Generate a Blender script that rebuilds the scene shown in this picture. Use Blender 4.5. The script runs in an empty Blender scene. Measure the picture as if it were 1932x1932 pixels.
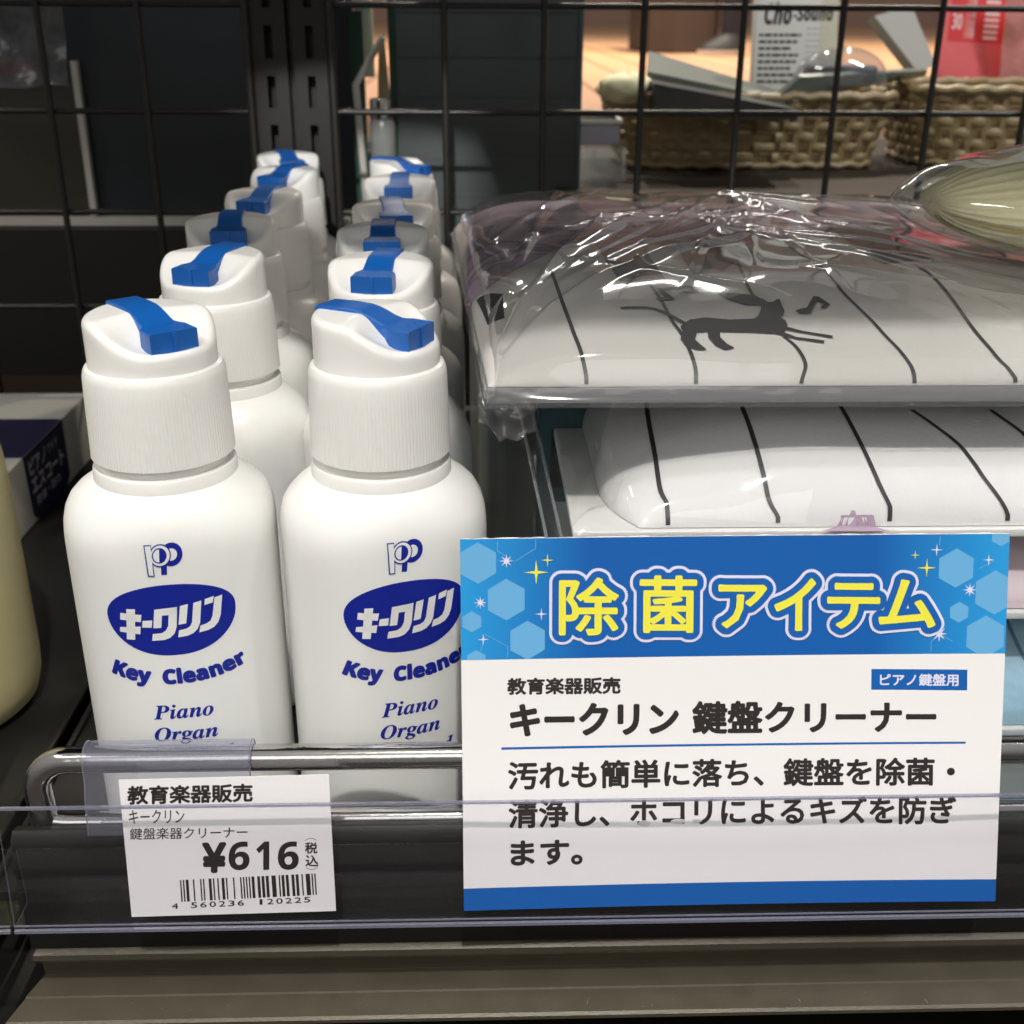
import bpy, bmesh, math, random
from mathutils import Vector, Matrix, noise
random.seed(7)
U = 0.0009                       # one working unit in metres
sc = bpy.context.scene
COL = sc.collection
R = math.radians
# ------------------------------------------------------------------ camera
CH = 264.0
FPX = 2184.0
pit, yaw, rol = R(23.5), R(1.8), R(0.35)
fw = Vector((math.sin(yaw)*math.cos(pit), math.cos(yaw)*math.cos(pit), -math.sin(pit)))
rt = fw.cross(Vector((0, 0, 1))).normalized(); up = rt.cross(fw)
RT = rt*math.cos(rol)+up*math.sin(rol); UP = -rt*math.sin(rol)+up*math.cos(rol)
cd = bpy.data.cameras.new('camera'); cam = bpy.data.objects.new('camera', cd); COL.objects.link(cam)
m3 = Matrix((RT, UP, -fw)).transposed()
cam.matrix_world = Matrix.Translation(Vector((0, 0, CH))*U) @ m3.to_4x4()
cd.sensor_width = 36; cd.lens = 36*FPX/1932
cd.clip_start = 0.01; cd.clip_end = 60
cd.dof.use_dof = True; cd.dof.focus_distance = 365*U; cd.dof.aperture_fstop = 22
sc.camera = cam
def at(u, v, Y):
    r = fw+RT*((u-966)/FPX)-UP*((v-966)/FPX)
    return Vector((0, 0, CH))+r*(Y/r.y)
# ------------------------------------------------------------------ world, lights, exposure
w = bpy.data.worlds.new("World"); sc.world = w; w.use_nodes = True
wn = w.node_tree; bg = wn.nodes['Background']
tc = wn.nodes.new('ShaderNodeTexCoord'); sp = wn.nodes.new('ShaderNodeSeparateXYZ')
cr = wn.nodes.new('ShaderNodeValToRGB'); mr = wn.nodes.new('ShaderNodeMapRange')
wn.links.new(tc.outputs['Generated'], sp.inputs[0]); wn.links.new(sp.outputs['Z'], mr.inputs['Value'])
mr.inputs['From Min'].default_value = -1; mr.inputs['From Max'].default_value = 1
wn.links.new(mr.outputs[0], cr.inputs[0]); wn.links.new(cr.outputs[0], bg.inputs['Color'])
cr.color_ramp.elements[0].position = .25; cr.color_ramp.elements[0].color = (.16, .14, .12, 1)
cr.color_ramp.elements[1].position = .72; cr.color_ramp.elements[1].color = (.62, .60, .57, 1)
bg.inputs['Strength'].default_value = 0.54
sc.view_settings.view_transform = 'Standard'; sc.view_settings.look = 'None'; sc.view_settings.exposure = -.06
def aim(o, loc, tgt):
    o.location = Vector(loc)*U
    o.rotation_euler = (Vector(tgt)-Vector(loc)).to_track_quat('-Z', 'Y').to_euler()
def spot(name, loc, tgt, e, ang, rad, col, blend=.3):
    l = bpy.data.lights.new(name, 'SPOT'); l.energy = e; l.spot_size = R(ang); l.spot_blend = blend
    l.shadow_soft_size = rad*U; l.color = col
    o = bpy.data.objects.new(name, l); COL.objects.link(o); aim(o, loc, tgt); return o
def area(name, loc, tgt, e, sx, sy, col):
    l = bpy.data.lights.new(name, 'AREA'); l.shape = 'RECTANGLE'; l.size = sx*U; l.size_y = sy*U
    l.energy = e; l.color = col
    o = bpy.data.objects.new(name, l); COL.objects.link(o); aim(o, loc, tgt); return o
spot('spot_lamp_front', (60, -420, 1500), (0, 330, 60), 64, 34, 24, (1, .965, .905))
area('soft_fill_front', (-100, -1500, 1150), (0, 400, 90), 5, 1500, 900, (1, .99, .96))  # unseen soft fill added in front to lighten the shading
spot('fill_spot_rear', (-40, -900, 930), (-74, 796, 175), 105, 5.1, 20, (1, .98, .95), .25)  # unseen narrow spot added to brighten only the rearmost bottles
spot('fill_spot_pouch', (330, -1500, 640), (186, 404, 204), 62, 3.3, 20, (1, .98, .93), .4)  # unseen spot added to brighten the front of the cream pouch
area('ceiling_lamp_left', (-1500, -500, 2200), (0, 350, 100), 18, 1200, 160, (1, .97, .93))
area('ceiling_lamp_right', (1500, -200, 2100), (0, 350, 100), 34, 160, 1200, (.93, .97, 1))
for xx_, yy_ in ((-300, 1900), (260, 1750), (820, 2000)): spot('background_fill_spot', (xx_, yy_, 1500), (xx_*.4+180, 1150, 100), 45, 60, 22, (1, .88, .74), .6)  # unseen spots added for warm brightness behind the mesh
for xx_, yy_, zz_ in ((-150, 2700, 1000), (420, 3000, 1350)): area('film_glint_strip', (xx_, yy_, zz_), (150, 500, 170), 2.4, 620, 28, (1, .95, .88))  # unseen strips added so the film creases catch thin glints
for xx_, yy_ in ((-200, 4200), (900, 5000), (2200, 4600)): spot('background_fill_spot', (xx_, yy_, 3000), (xx_, yy_+300, 90), 340, 120, 40, (1, .86, .70), .8)  # unseen spots added to light the far wooden floor

# ------------------------------------------------------------------ materials
def mat(name, col, rough=.5, metal=0, spec=.5, bump=None, var=None, coat=0, sub=0, em=None):
    m = bpy.data.materials.new(name); m.use_nodes = True; nt = m.node_tree; b = nt.nodes['Principled BSDF']
    b.inputs['Base Color'].default_value = (*col, 1); b.inputs['Roughness'].default_value = rough
    b.inputs['Metallic'].default_value = metal; b.inputs['Specular IOR Level'].default_value = spec
    b.inputs['Coat Weight'].default_value = coat
    if sub:
        b.inputs['Subsurface Weight'].default_value = sub; b.inputs['Subsurface Scale'].default_value = .004
        b.inputs['Subsurface Radius'].default_value = (1, .8, .6)
    tcn = nt.nodes.new('ShaderNodeTexCoord')
    if var:                      # (scale, amount) colour mottling of the surface itself
        n = nt.nodes.new('ShaderNodeTexNoise'); n.inputs['Scale'].default_value = var[0]/U/100; n.inputs['Detail'].default_value = 6
        nt.links.new(tcn.outputs['Object'], n.inputs['Vector'])
        mx = nt.nodes.new('ShaderNodeMix'); mx.data_type = 'RGBA'
        a = var[1]
        mx.inputs['A'].default_value = (*[c*(1-a) for c in col], 1); mx.inputs['B'].default_value = (*[min(1, c*(1+a)) for c in col], 1)
        nt.links.new(n.outputs['Fac'], mx.inputs['Factor']); nt.links.new(mx.outputs['Result'], b.inputs['Base Color'])
        mr_ = nt.nodes.new('ShaderNodeMapRange'); mr_.inputs['To Min'].default_value = rough*.8; mr_.inputs['To Max'].default_value = min(1, rough*1.25)
        nt.links.new(n.outputs['Fac'], mr_.inputs['Value']); nt.links.new(mr_.outputs[0], b.inputs['Roughness'])
    if bump:                     # (scale, strength, distance in units)
        n = nt.nodes.new('ShaderNodeTexNoise'); n.inputs['Scale'].default_value = bump[0]/U/100; n.inputs['Detail'].default_value = 4
        nt.links.new(tcn.outputs['Object'], n.inputs['Vector'])
        bp = nt.nodes.new('ShaderNodeBump'); bp.inputs['Strength'].default_value = bump[1]; bp.inputs['Distance'].default_value = bump[2]*U
        nt.links.new(n.outputs['Fac'], bp.inputs['Height']); nt.links.new(bp.outputs[0], b.inputs['Normal'])
    if em:
        b.inputs['Emission Color'].default_value = (*em[0], 1); b.inputs['Emission Strength'].default_value = em[1]
    return m
def film(name, tint, gl=.5, rough=.06, haze=.0, base=.04, bump=None, hcol=None):
    """thin clear plastic: see-through, milky by `haze`, glossy towards grazing"""
    m = bpy.data.materials.new(name); m.use_nodes = True; nt = m.node_tree; nt.nodes.clear()
    out = nt.nodes.new('ShaderNodeOutputMaterial'); tr = nt.nodes.new('ShaderNodeBsdfTransparent'); tr.inputs[0].default_value = (*tint, 1)
    g = nt.nodes.new('ShaderNodeBsdfGlossy'); g.inputs['Roughness'].default_value = rough; g.inputs['Color'].default_value = (1, 1, 1, 1)
    d = nt.nodes.new('ShaderNodeBsdfDiffuse'); d.inputs['Color'].default_value = (*(hcol or (.75, .76, .80)), 1)
    lw = nt.nodes.new('ShaderNodeLayerWeight'); lw.inputs['Blend'].default_value = .5
    pw = nt.nodes.new('ShaderNodeMath'); pw.operation = 'POWER'; pw.inputs[1].default_value = 4.2; nt.links.new(lw.outputs['Facing'], pw.inputs[0])
    mr = nt.nodes.new('ShaderNodeMath'); mr.operation = 'MULTIPLY_ADD'; mr.inputs[1].default_value = gl*1.5; mr.inputs[2].default_value = base+.035
    mr.use_clamp = True
    nt.links.new(pw.outputs[0], mr.inputs[0])
    m1 = nt.nodes.new('ShaderNodeMixShader'); m1.inputs[0].default_value = haze
    nt.links.new(tr.outputs[0], m1.inputs[1]); nt.links.new(d.outputs[0], m1.inputs[2])
    m2 = nt.nodes.new('ShaderNodeMixShader'); nt.links.new(mr.outputs[0], m2.inputs[0])
    nt.links.new(m1.outputs[0], m2.inputs[1]); nt.links.new(g.outputs[0], m2.inputs[2]); nt.links.new(m2.outputs[0], out.inputs[0])
    if bump:
        tcn = nt.nodes.new('ShaderNodeTexCoord')
        n = nt.nodes.new('ShaderNodeTexNoise'); n.inputs['Scale'].default_value = bump[0]/U/100; n.inputs['Detail'].default_value = 3; n.inputs['Distortion'].default_value = 1.0
        bp = nt.nodes.new('ShaderNodeBump'); bp.inputs['Strength'].default_value = bump[1]; bp.inputs['Distance'].default_value = bump[2]*U
        nt.links.new(tcn.outputs['Object'], n.inputs['Vector']); nt.links.new(n.outputs['Fac'], bp.inputs['Height'])
        for s in (g, lw): nt.links.new(bp.outputs[0], s.inputs['Normal'])
    return m
M = dict(
    white=mat('bottle_white', (.87, .87, .845), .36, bump=(60, .08, .2), sub=.12),
    cap=mat('cap_white', (.88, .87, .84), .24, sub=.12),
    blue=mat('clip_blue', (.004, .105, .42), .42, bump=(80, .25, .2)),
    navy=mat('print_navy', (.006, .018, .30), .35),
    shelf=mat('shelf_black', (.012, .0115, .0105), .42, spec=.2, bump=(120, .35, .25), var=(6, .25)),
    ledge=mat('shelf_brown_grey', (.072, .062, .042), .38, metal=.25, bump=(140, .35, .25), var=(9, .15)),
    wire=mat('mesh_black', (.016, .014, .012), .38, bump=(60, .2, .2)),
    post=mat('post_dark', (.013, .012, .011), .45, metal=.2, bump=(90, .2, .2)),
    chrome=mat('chrome', (.62, .61, .60), .13, metal=1, bump=(30, .16, .5)),
    paper=mat('paper_white', (.82, .795, .79), .42, bump=(50, .12, .2)),
    paper_edge=mat('paper_edge', (.72, .70, .68), .8, bump=(90, .6, .5)),
    ink=mat('ink_black', (.018, .014, .013), .5),
    cardblue=mat('card_blue', (.004, .105, .40), .5, spec=.3),
    lightblue=mat('card_light_blue', (.20, .50, .80), .42),
    yellow=mat('card_yellow', (.82, .76, .06), .45),
    lilac=mat('card_lilac_white', (.70, .70, .86), .45),
    rail=film('rail_clear', (.975, .975, .985), .35, .05, .0, .0, bump=(5, .05, 1)),
    raile=film('rail_edge', (.62, .62, .72), .6, .12, .30, .10, hcol=(.42, .42, .52)),
    clip=film('clip_clear', (.86, .865, .92), .5, .09, .16, .05, bump=(6, .1, 1), hcol=(.42, .43, .54)),
    film=film('film_clear', (.90, .90, .89), .6, .07, .045, .02),
    film2=film('film_clear_thin', (.97, .97, .97), .45, .05, .015, .01),
    acryl=film('acrylic_clear', (.88, .92, .92), .5, .04, .02, .03),
    cream=mat('cream_plastic', (.62, .55, .30), .42, bump=(30, .1, .3)),
    knit=mat('cream_knit', (.66, .62, .38), .8, bump=(40, .5, .6)),
    knitd=mat('olive_knit', (.36, .29, .07), .8, bump=(40, .5, .6)),
    boxw=mat('carton_white', (.50, .50, .46), .5),
    boxn=mat('carton_navy', (.012, .008, .045), .4),
    grey=mat('print_grey', (.50, .50, .50), .5),
    gline=mat('gloss_black_print', (.015, .014, .014), .5),
    strip=mat('strip_offwhite', (.55, .53, .48), .5),
    board=mat('board_slate', (.050, .062, .062), .5, var=(2, .5)),
    green=mat('board_green', (.012, .06, .035), .5),
    beige=mat('beige_card', (.42, .32, .19), .6),
    rattan=mat('rattan', (.29, .215, .105), .45, bump=(20, .4, 1), var=(4, .35)),
    cab=mat('cabinet_brown', (.028, .020, .014), .55, spec=.2),
    silver=mat('packet_silver_green', (.13, .15, .13), .3),
    darkp=mat('packet_dark', (.02, .022, .02), .3),
    red=mat('packet_red', (.62, .03, .035), .4), pink=mat('packet_pink', (.72, .13, .14), .35, var=(3, .15)),
    trouser=mat('trouser_navy', (.012, .013, .022), .8), shoe=mat('shoe_black', (.015, .015, .016), .6),
    bluecloth=mat('blue_cloth', (.30, .50, .62), .7, bump=(20, .4, 1)),
    rosecloth=mat('rose_cloth', (.62, .52, .56), .7),
)
def tex_fabric(name, base, second, thr, sc_, warp, third=None):
    m = mat(name, base, .85); nt = m.node_tree; b = nt.nodes['Principled BSDF']
    tcn = nt.nodes.new('ShaderNodeTexCoord')
    n = nt.nodes.new('ShaderNodeTexNoise'); n.inputs['Scale'].default_value = sc_/U/100; n.inputs['Detail'].default_value = 2; n.inputs['Distortion'].default_value = warp
    nt.links.new(tcn.outputs['Object'], n.inputs['Vector'])
    r = nt.nodes.new('ShaderNodeValToRGB'); r.color_ramp.elements[0].position = thr; r.color_ramp.elements[1].position = thr+.04
    r.color_ramp.elements[0].color = (*base, 1); r.color_ramp.elements[1].color = (*second, 1)
    if third:
        e = r.color_ramp.elements.new(thr+.12); e.color = (*third, 1)
    nt.links.new(n.outputs['Fac'], r.inputs[0]); nt.links.new(r.outputs[0], b.inputs['Base Color'])
    wv = nt.nodes.new('ShaderNodeTexWave'); wv.inputs['Scale'].default_value = 9/U/100*4; wv.bands_direction = 'X'
    nt.links.new(tcn.outputs['Object'], wv.inputs['Vector'])
    bp = nt.nodes.new('ShaderNodeBump'); bp.inputs['Strength'].default_value = .25; bp.inputs['Distance'].default_value = .3*U
    nt.links.new(wv.outputs['Fac'], bp.inputs['Height']); nt.links.new(bp.outputs[0], b.inputs['Normal'])
    return m
M['cloth'] = mat('cloth_white_knit', (.74, .735, .74), .85, bump=(70, .4, .35))
M['cloth_top'] = mat('cloth_greige', (.60, .58, .56), .85, bump=(70, .4, .35))
M['marble'] = tex_fabric('print_lavender_marbled', (.42, .33, .42), (.22, .17, .26), .50, 2.2, 1.6, (.62, .46, .50))
# wooden floor: planks of the material, fine print beyond the size of built pieces
mw = mat('floor_wood', (.58, .34, .19), .45); nt = mw.node_tree; b = nt.nodes['Principled BSDF']
tcn = nt.nodes.new('ShaderNodeTexCoord'); bk = nt.nodes.new('ShaderNodeTexBrick'); mp = nt.nodes.new('ShaderNodeMapping')
mp.inputs['Rotation'].default_value = (0, 0, R(90)); nt.links.new(tcn.outputs['Object'], mp.inputs[0]); nt.links.new(mp.outputs[0], bk.inputs[0])
bk.inputs['Color1'].default_value = (.66, .38, .20, 1); bk.inputs['Color2'].default_value = (.58, .33, .20, 1); bk.inputs['Mortar'].default_value = (.25, .13, .08, 1)
bk.inputs['Scale'].default_value = 1; bk.inputs['Brick Width'].default_value = 1.4; bk.inputs['Row Height'].default_value = .12; bk.inputs['Mortar Size'].default_value = .006
nt.links.new(bk.outputs[0], b.inputs['Base Color']); M['wood'] = mw
# card header: printed colour runs from royal blue to sky blue at both ends
mh = mat('card_header_print', (.02, .12, .5), .5, spec=.3); nt = mh.node_tree; b = nt.nodes['Principled BSDF']
tcn = nt.nodes.new('ShaderNodeTexCoord'); sx = nt.nodes.new('ShaderNodeSeparateXYZ'); nt.links.new(tcn.outputs['Object'], sx.inputs[0])
ab = nt.nodes.new('ShaderNodeMath'); ab.operation = 'SUBTRACT'; nt.links.new(sx.outputs['X'], ab.inputs[0]); ab.inputs[1].default_value = 80*U
a2 = nt.nodes.new('ShaderNodeMath'); a2.operation = 'ABSOLUTE'; nt.links.new(ab.outputs[0], a2.inputs[0])
rr = nt.nodes.new('ShaderNodeMapRange'); rr.inputs['From Min'].default_value = 42*U; rr.inputs['From Max'].default_value = 80*U; nt.links.new(a2.outputs[0], rr.inputs['Value'])
rc = nt.nodes.new('ShaderNodeValToRGB'); rc.color_ramp.elements[0].color = (.003, .100, .39, 1); rc.color_ramp.elements[1].color = (.018, .30, .68, 1)
nt.links.new(rr.outputs[0], rc.inputs[0]); nt.links.new(rc.outputs[0], b.inputs['Base Color']); M['header'] = mh

# ------------------------------------------------------------------ helpers
def link(name, verts, faces, m, parent=None, smooth=False, loc=None, ang=None):
    me = bpy.data.meshes.new(name); me.from_pydata([tuple(Vector(v)*U) for v in verts], [], faces); me.update()
    if m is not None: me.materials.append(M[m] if isinstance(m, str) else m)
    if smooth:
        for p in me.polygons: p.use_smooth = True
        if ang:
            me.set_sharp_from_angle(angle=R(ang))
    o = bpy.data.objects.new(name, me); COL.objects.link(o)
    if parent: o.parent = parent
    if loc: o.location = Vector(loc)*U
    return o
def tag(o, label=None, cat=None, group=None, kind=None):
    if label: o['label'] = label
    if cat: o['category'] = cat
    if group: o['group'] = group
    if kind: o['kind'] = kind
    return o
def thing(name, label, cat, loc=(0, 0, 0), rz=0, group=None):
    o = bpy.data.objects.new(name, None); COL.objects.link(o); o.empty_display_size = .01
    o.location = Vector(loc)*U; o.rotation_euler = (0, 0, rz)
    return tag(o, label, cat, group)
class MB:
    def __init__(s): s.v = []; s.f = []
    def add(s, v, f):
        n = len(s.v); s.v += [Vector(p) for p in v]; s.f += [tuple(i+n for i in q) for q in f]; return s
    def box(s, a, b, c=0.0):
        x0, y0, z0 = a; x1, y1, z1 = b
        if c <= 0:
            return s.add([(x0,y0,z0),(x1,y0,z0),(x1,y1,z0),(x0,y1,z0),(x0,y0,z1),(x1,y0,z1),(x1,y1,z1),(x0,y1,z1)],
                  [(0,3,2,1),(4,5,6,7),(0,1,5,4),(1,2,6,5),(2,3,7,6),(3,0,4,7)])
        bm = bmesh.new(); bmesh.ops.create_cube(bm, size=1)
        for v in bm.verts: v.co = Vector(((x0+x1)/2+v.co.x*(x1-x0), (y0+y1)/2+v.co.y*(y1-y0), (z0+z1)/2+v.co.z*(z1-z0)))
        bmesh.ops.bevel(bm, geom=bm.edges[:], offset=c, segments=3, affect='EDGES', profile=.5)
        bm.verts.index_update(); s.add([v.co.copy() for v in bm.verts], [[v.index for v in f.verts] for f in bm.faces]); bm.free(); return s
    def tube(s, pts, r, n=12, closed=False, cap=True):
        pts = [Vector(p) for p in pts]; rings = []; prev = None
        for i, p in enumerate(pts):
            if closed: t = pts[(i+1) % len(pts)]-pts[i-1]
            else: t = pts[min(i+1, len(pts)-1)]-pts[max(i-1, 0)]
            t.normalize()
            a = prev if prev is not None else (Vector((0, 0, 1)) if abs(t.z) < .9 else Vector((1, 0, 0)))
            nx = (a-t*a.dot(t)).normalized(); prev = nx; ny = t.cross(nx)
            ri = r[i] if isinstance(r, (list, tuple)) else r
            rings.append([p+nx*math.cos(k*2*math.pi/n)*ri+ny*math.sin(k*2*math.pi/n)*ri for k in range(n)])
        return s.loft(rings, closed, cap)
    def loft(s, rings, closed=False, cap=True):
        n = len(rings[0]); v = [p for rg in rings for p in rg]; f = []
        m = len(rings)
        for i in range(m if closed else m-1):
            for k in range(n):
                a = i*n+k; b_ = i*n+(k+1) % n; c = ((i+1) % m)*n+(k+1) % n; d = ((i+1) % m)*n+k
                f.append((a, b_, c, d))
        if cap and not closed: f.append(tuple(range(n))[::-1]); f.append(tuple((m-1)*n+k for k in range(n)))
        return s.add(v, f)
    def lathe(s, prof, n=64, cx=0, cy=0, cap=True):
        return s.loft([[(cx+r*math.cos(2*math.pi*k/n), cy+r*math.sin(2*math.pi*k/n), z) for k in range(n)] for r, z in prof], cap=cap)
    def grid(s, fn, nx, ny):
        v = [fn(i/nx, j/ny) for j in range(ny+1) for i in range(nx+1)]
        f = [(j*(nx+1)+i, j*(nx+1)+i+1, (j+1)*(nx+1)+i+1, (j+1)*(nx+1)+i) for j in range(ny) for i in range(nx)]
        return s.add(v, f)
    def prism(s, poly, axis, a, b):
        """polygon of 2D points extruded along an axis"""
        def P(p, t):
            return {'x': (t, p[0], p[1]), 'y': (p[0], t, p[1]), 'z': (p[0], p[1], t)}[axis]
        n = len(poly); return s.add([P(p, a) for p in poly]+[P(p, b) for p in poly],
            [tuple(range(n))[::-1], tuple(range(n, 2*n))]+[(i, (i+1) % n, n+(i+1) % n, n+i) for i in range(n)])
    def build(s, name, m, parent=None, smooth=False, ang=40, **k):
        return link(name, s.v, s.f, m, parent, smooth, ang=ang if smooth else None, **k)
def sstep(t): t = max(0, min(1, t)); return t*t*(3-2*t)
# ---- 2D print (lettering, marks): flat meshes from the built-in font, thickened, then laid on a surface
_tc = {}
def text2d(s, shear=0):
    k = (s, shear)
    if k in _tc: return _tc[k]
    c = bpy.data.curves.new('tmp', 'FONT'); c.body = s; c.resolution_u = 3; c.shear = shear
    o = bpy.data.objects.new('tmp', c); COL.objects.link(o)
    dg = bpy.context.evaluated_depsgraph_get(); e = o.evaluated_get(dg); me = e.to_mesh()
    v = [(p.co.x, p.co.y) for p in me.vertices]; f = [tuple(p.vertices) for p in me.polygons]
    e.to_mesh_clear(); bpy.data.objects.remove(o); bpy.data.curves.remove(c)
    x0 = min(p[0] for p in v); x1 = max(p[0] for p in v); y0 = min(p[1] for p in v); y1 = max(p[1] for p in v)
    v = [((p[0]-x0)/(x1-x0), (p[1]-y0)/(y1-y0)) for p in v]
    _tc[k] = (v, f, (x1-x0)/(y1-y0)); return _tc[k]
def fit(s, x0, y0, x1, y1, shear=0):
    """text fitted into a rectangle"""
    v, f, _ = text2d(s, shear); return [(x0+p[0]*(x1-x0), y0+p[1]*(y1-y0)) for p in v], f
def fat(vf, r, n=8):
    """thicken: the same faces repeated round a small circle, each copy a hair higher"""
    v, f = vf; out = [(x, y, 0) for x, y in v]; F = list(f)
    rs = [(r, n)] if r < .6 else [(r*.5, 6), (r, n)]
    k = 0
    for ra, m in rs:
        for i in range(m):
            k += 1; a = 2*math.pi*i/m; b0 = len(out)
            out += [(x+ra*math.cos(a), y+ra*math.sin(a), k*.0025) for x, y in v]; F += [tuple(j+b0 for j in q) for q in f]
    return out, F
def lay(name, parts, fn, m, parent, maxlen=None):
    """lay 2D faces (x, y[, lift]) on a surface through fn(x, y, lift)"""
    V = []; F = []
    for v, f in parts:
        b0 = len(V); V += [(p[0], p[1], p[2] if len(p) > 2 else 0) for p in v]; F += [tuple(i+b0 for i in q) for q in f]
    if maxlen:
        bm = bmesh.new(); vs = [bm.verts.new(p) for p in V]
        for q in F:
            try: bm.faces.new([vs[i] for i in q])
            except ValueError: pass
        bmesh.ops.triangulate(bm, faces=bm.faces[:])
        for _ in range(6):
            es = [e for e in bm.edges if e.calc_length() > maxlen]
            if not es: break
            bmesh.ops.subdivide_edges(bm, edges=es, cuts=1); bmesh.ops.triangulate(bm, faces=[f for f in bm.faces if len(f.verts) > 3])
        bm.verts.index_update(); V = [tuple(v.co) for v in bm.verts]; F = [tuple(v.index for v in f.verts) for f in bm.faces]; bm.free()
    return link(name, [fn(*p) for p in V], F, m, parent)
def poly(pts): return ([tuple(p) for p in pts], [tuple(range(len(pts)))])
def disc(cx, cy, r, n=40, a0=0, a1=360, ry=None):
    ry = ry or r
    return poly([(cx+r*math.cos(R(a0+(a1-a0)*i/n)), cy+ry*math.sin(R(a0+(a1-a0)*i/n))) for i in range(n if a1-a0 >= 360 else n+1)])
def star(cx, cy, r, k=4, inner=.16):
    return [([(cx, cy)]+[(cx+math.cos(math.pi*i/k+math.pi/2)*r*(1 if i % 2 == 0 else inner), cy+math.sin(math.pi*i/k+math.pi/2)*r*(1 if i % 2 == 0 else inner)) for i in range(2*k)],
             [(0, 1+i, 1+(i+1) % (2*k)) for i in range(2*k)])]
def hexa(cx, cy, r): return disc(cx, cy, r, 6, 30, 390)
def ribbon(pts, w):
    """2D stroke of width w (or widths) along points"""
    V = []; F = []
    n = len(pts)
    for i, p in enumerate(pts):
        a = Vector(pts[max(i-1, 0)]); b_ = Vector(pts[min(i+1, n-1)]); t = (b_-a).normalized(); nn = Vector((-t.y, t.x))
        ww = (w[i] if isinstance(w, (list, tuple)) else w)/2
        V += [tuple(Vector(p)+nn*ww), tuple(Vector(p)-nn*ww)]
        if i: F.append((2*i-2, 2*i-1, 2*i+1, 2*i))
    return V, F
def smoothline(pts, k=8):
    P = [Vector(p) for p in pts]; out = []
    for i in range(len(P)-1):
        p0 = P[max(i-1, 0)]; p1 = P[i]; p2 = P[i+1]; p3 = P[min(i+2, len(P)-1)]
        for j in range(k):
            t = j/k; out.append(tuple(.5*((2*p1)+(-p0+p2)*t+(2*p0-5*p1+4*p2-p3)*t*t+(-p0+3*p1-3*p2+p3)*t*t*t)))
    out.append(tuple(P[-1])); return out

# ================================================================== SETTING: shelf
XL, XR = -160, 420
m = MB().box((XL, 300, -3), (XR, 800, 0))
deck = tag(m.build('shelf_deck', 'shelf'), kind='structure')
m = MB().box((XL, 300, -.5), (XL+2.2, 795, 2.2), .6).box((XL-7, 300, -.5), (XL-4.6, 795, 2.2), .6)
m.build('deck_seam', 'shelf', deck, True)
m = MB().lathe([(3.6, .3), (3.6, .5), (2.6, .55), (2.4, -.2)], 24, -127, 301+8)
m.build('socket_hole', 'wire', deck, True)
tag(MB().box((-520, 300, -3), (XL-8, 800, 0)).build('neighbouring_shelf_deck', 'shelf'), kind='structure')
lip = [(300, 0), (296, .2), (293, 30), (291, 33.5), (287.5, 34.5), (285, 32.5), (284.2, 26), (282.8, 24.6), (282.6, 22), (284, 20.5), (284, 18.5), (282.6, 17), (282.4, 14.5), (284, 12), (284.6, -9), (300, -9)]
def extr(poly_, x0, x1, name, m_, parent=None):
    mb = MB(); mb.prism(poly_, 'x', x0, x1); return mb.build(name, m_, parent, True, 50)
front = tag(extr(lip, XL+18, XR, 'shelf_front_lip', 'shelf'), kind='structure')
tag(extr(lip, -520, XL-6, 'neighbouring_shelf_front', 'shelf'), kind='structure')
fl = [(297, -9.3), (286, -9.3), (284.4, -9.6), (282.9, -10.6), (282.5, -12.4), (283.2, -13.8), (285.6, -15.2), (286, -21.2), (278, -22.5), (277.6, -23.0), (270, -24.6), (269.1, -25.3), (269.1, -26.6), (286, -26.8), (297, -27)]
mb = MB(); L = fl
mb.add([(XL+20-(286-p[0])*.45, p[0], p[1]) for p in L]+[(XR, p[0], p[1]) for p in L],
       [tuple(range(len(L))), tuple(range(2*len(L)-1, len(L)-1, -1))]+[(i, (i+1) % len(L), len(L)+(i+1) % len(L), len(L)+i) for i in range(len(L))])
tag(mb.build('shelf_bottom_flange', 'ledge', None, True, 25), kind='structure')
tag(MB().box((-520, 272, -120), (XR, 700, -44)).build('shelf_base', 'shelf'), kind='structure')
# unseen board added overhead, stepped to shade the middle bottles and top bag
up_ = [(-420, 300), (-8, 300), (6, 206), (420, 206), (420, 790), (-420, 790)]
mb = MB().prism(up_, 'z', 430, 445); tag(mb.build('overhead_shade_board', 'shelf'), kind='structure')

# ------------------------------------------------------------------ wire fence at the front
RZ2 = at(900, 1541, 294.5).z
ft = thing('wire_fence', 'chrome wire fence with rounded end along the shelf front edge', 'fence', (-130, 286, 34))
def rel(o, mb): mb.v = [v-Vector(o.location)/U for v in mb.v]; return mb
RY, RZ = 294.5, at(900, 1424, 294.5).z; x0 = at(62, 1440, 294.5).x
arc = [(x0+11-11*math.sin(a), RY, RZ-11+11*math.cos(a)) for a in [R(90*i/10) for i in range(11)]]
pts = [(400, RY, RZ), (-60, RY, RZ)]+arc+[(x0, RY, 44), (x0+.4, RY, 30), (x0+.4, RY+2, 22)]
rel(ft, MB().tube(pts, 4.1, 24)).build('top_rod', 'chrome', ft, True, 60)
arc = [(x0+10-3.5*math.sin(a), 286.2, 40.2+3.5-3.5*math.cos(a)) for a in [R(90*i/6) for i in range(7)]]
rel(ft, MB().tube([(400, RY+.4, RZ2), (-110, RY+.4, RZ2), (x0+7, RY+.4, RZ2), (x0+1.5, RY+.4, RZ2+.8)], 3.2, 16)).build('lower_rod', 'chrome', ft, True, 60)
inner = [(x0+6.5+6*(1-math.sin(a)), 285.2, 56.2-6+6*math.cos(a)) for a in [R(90*i/8) for i in range(9)]]

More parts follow.
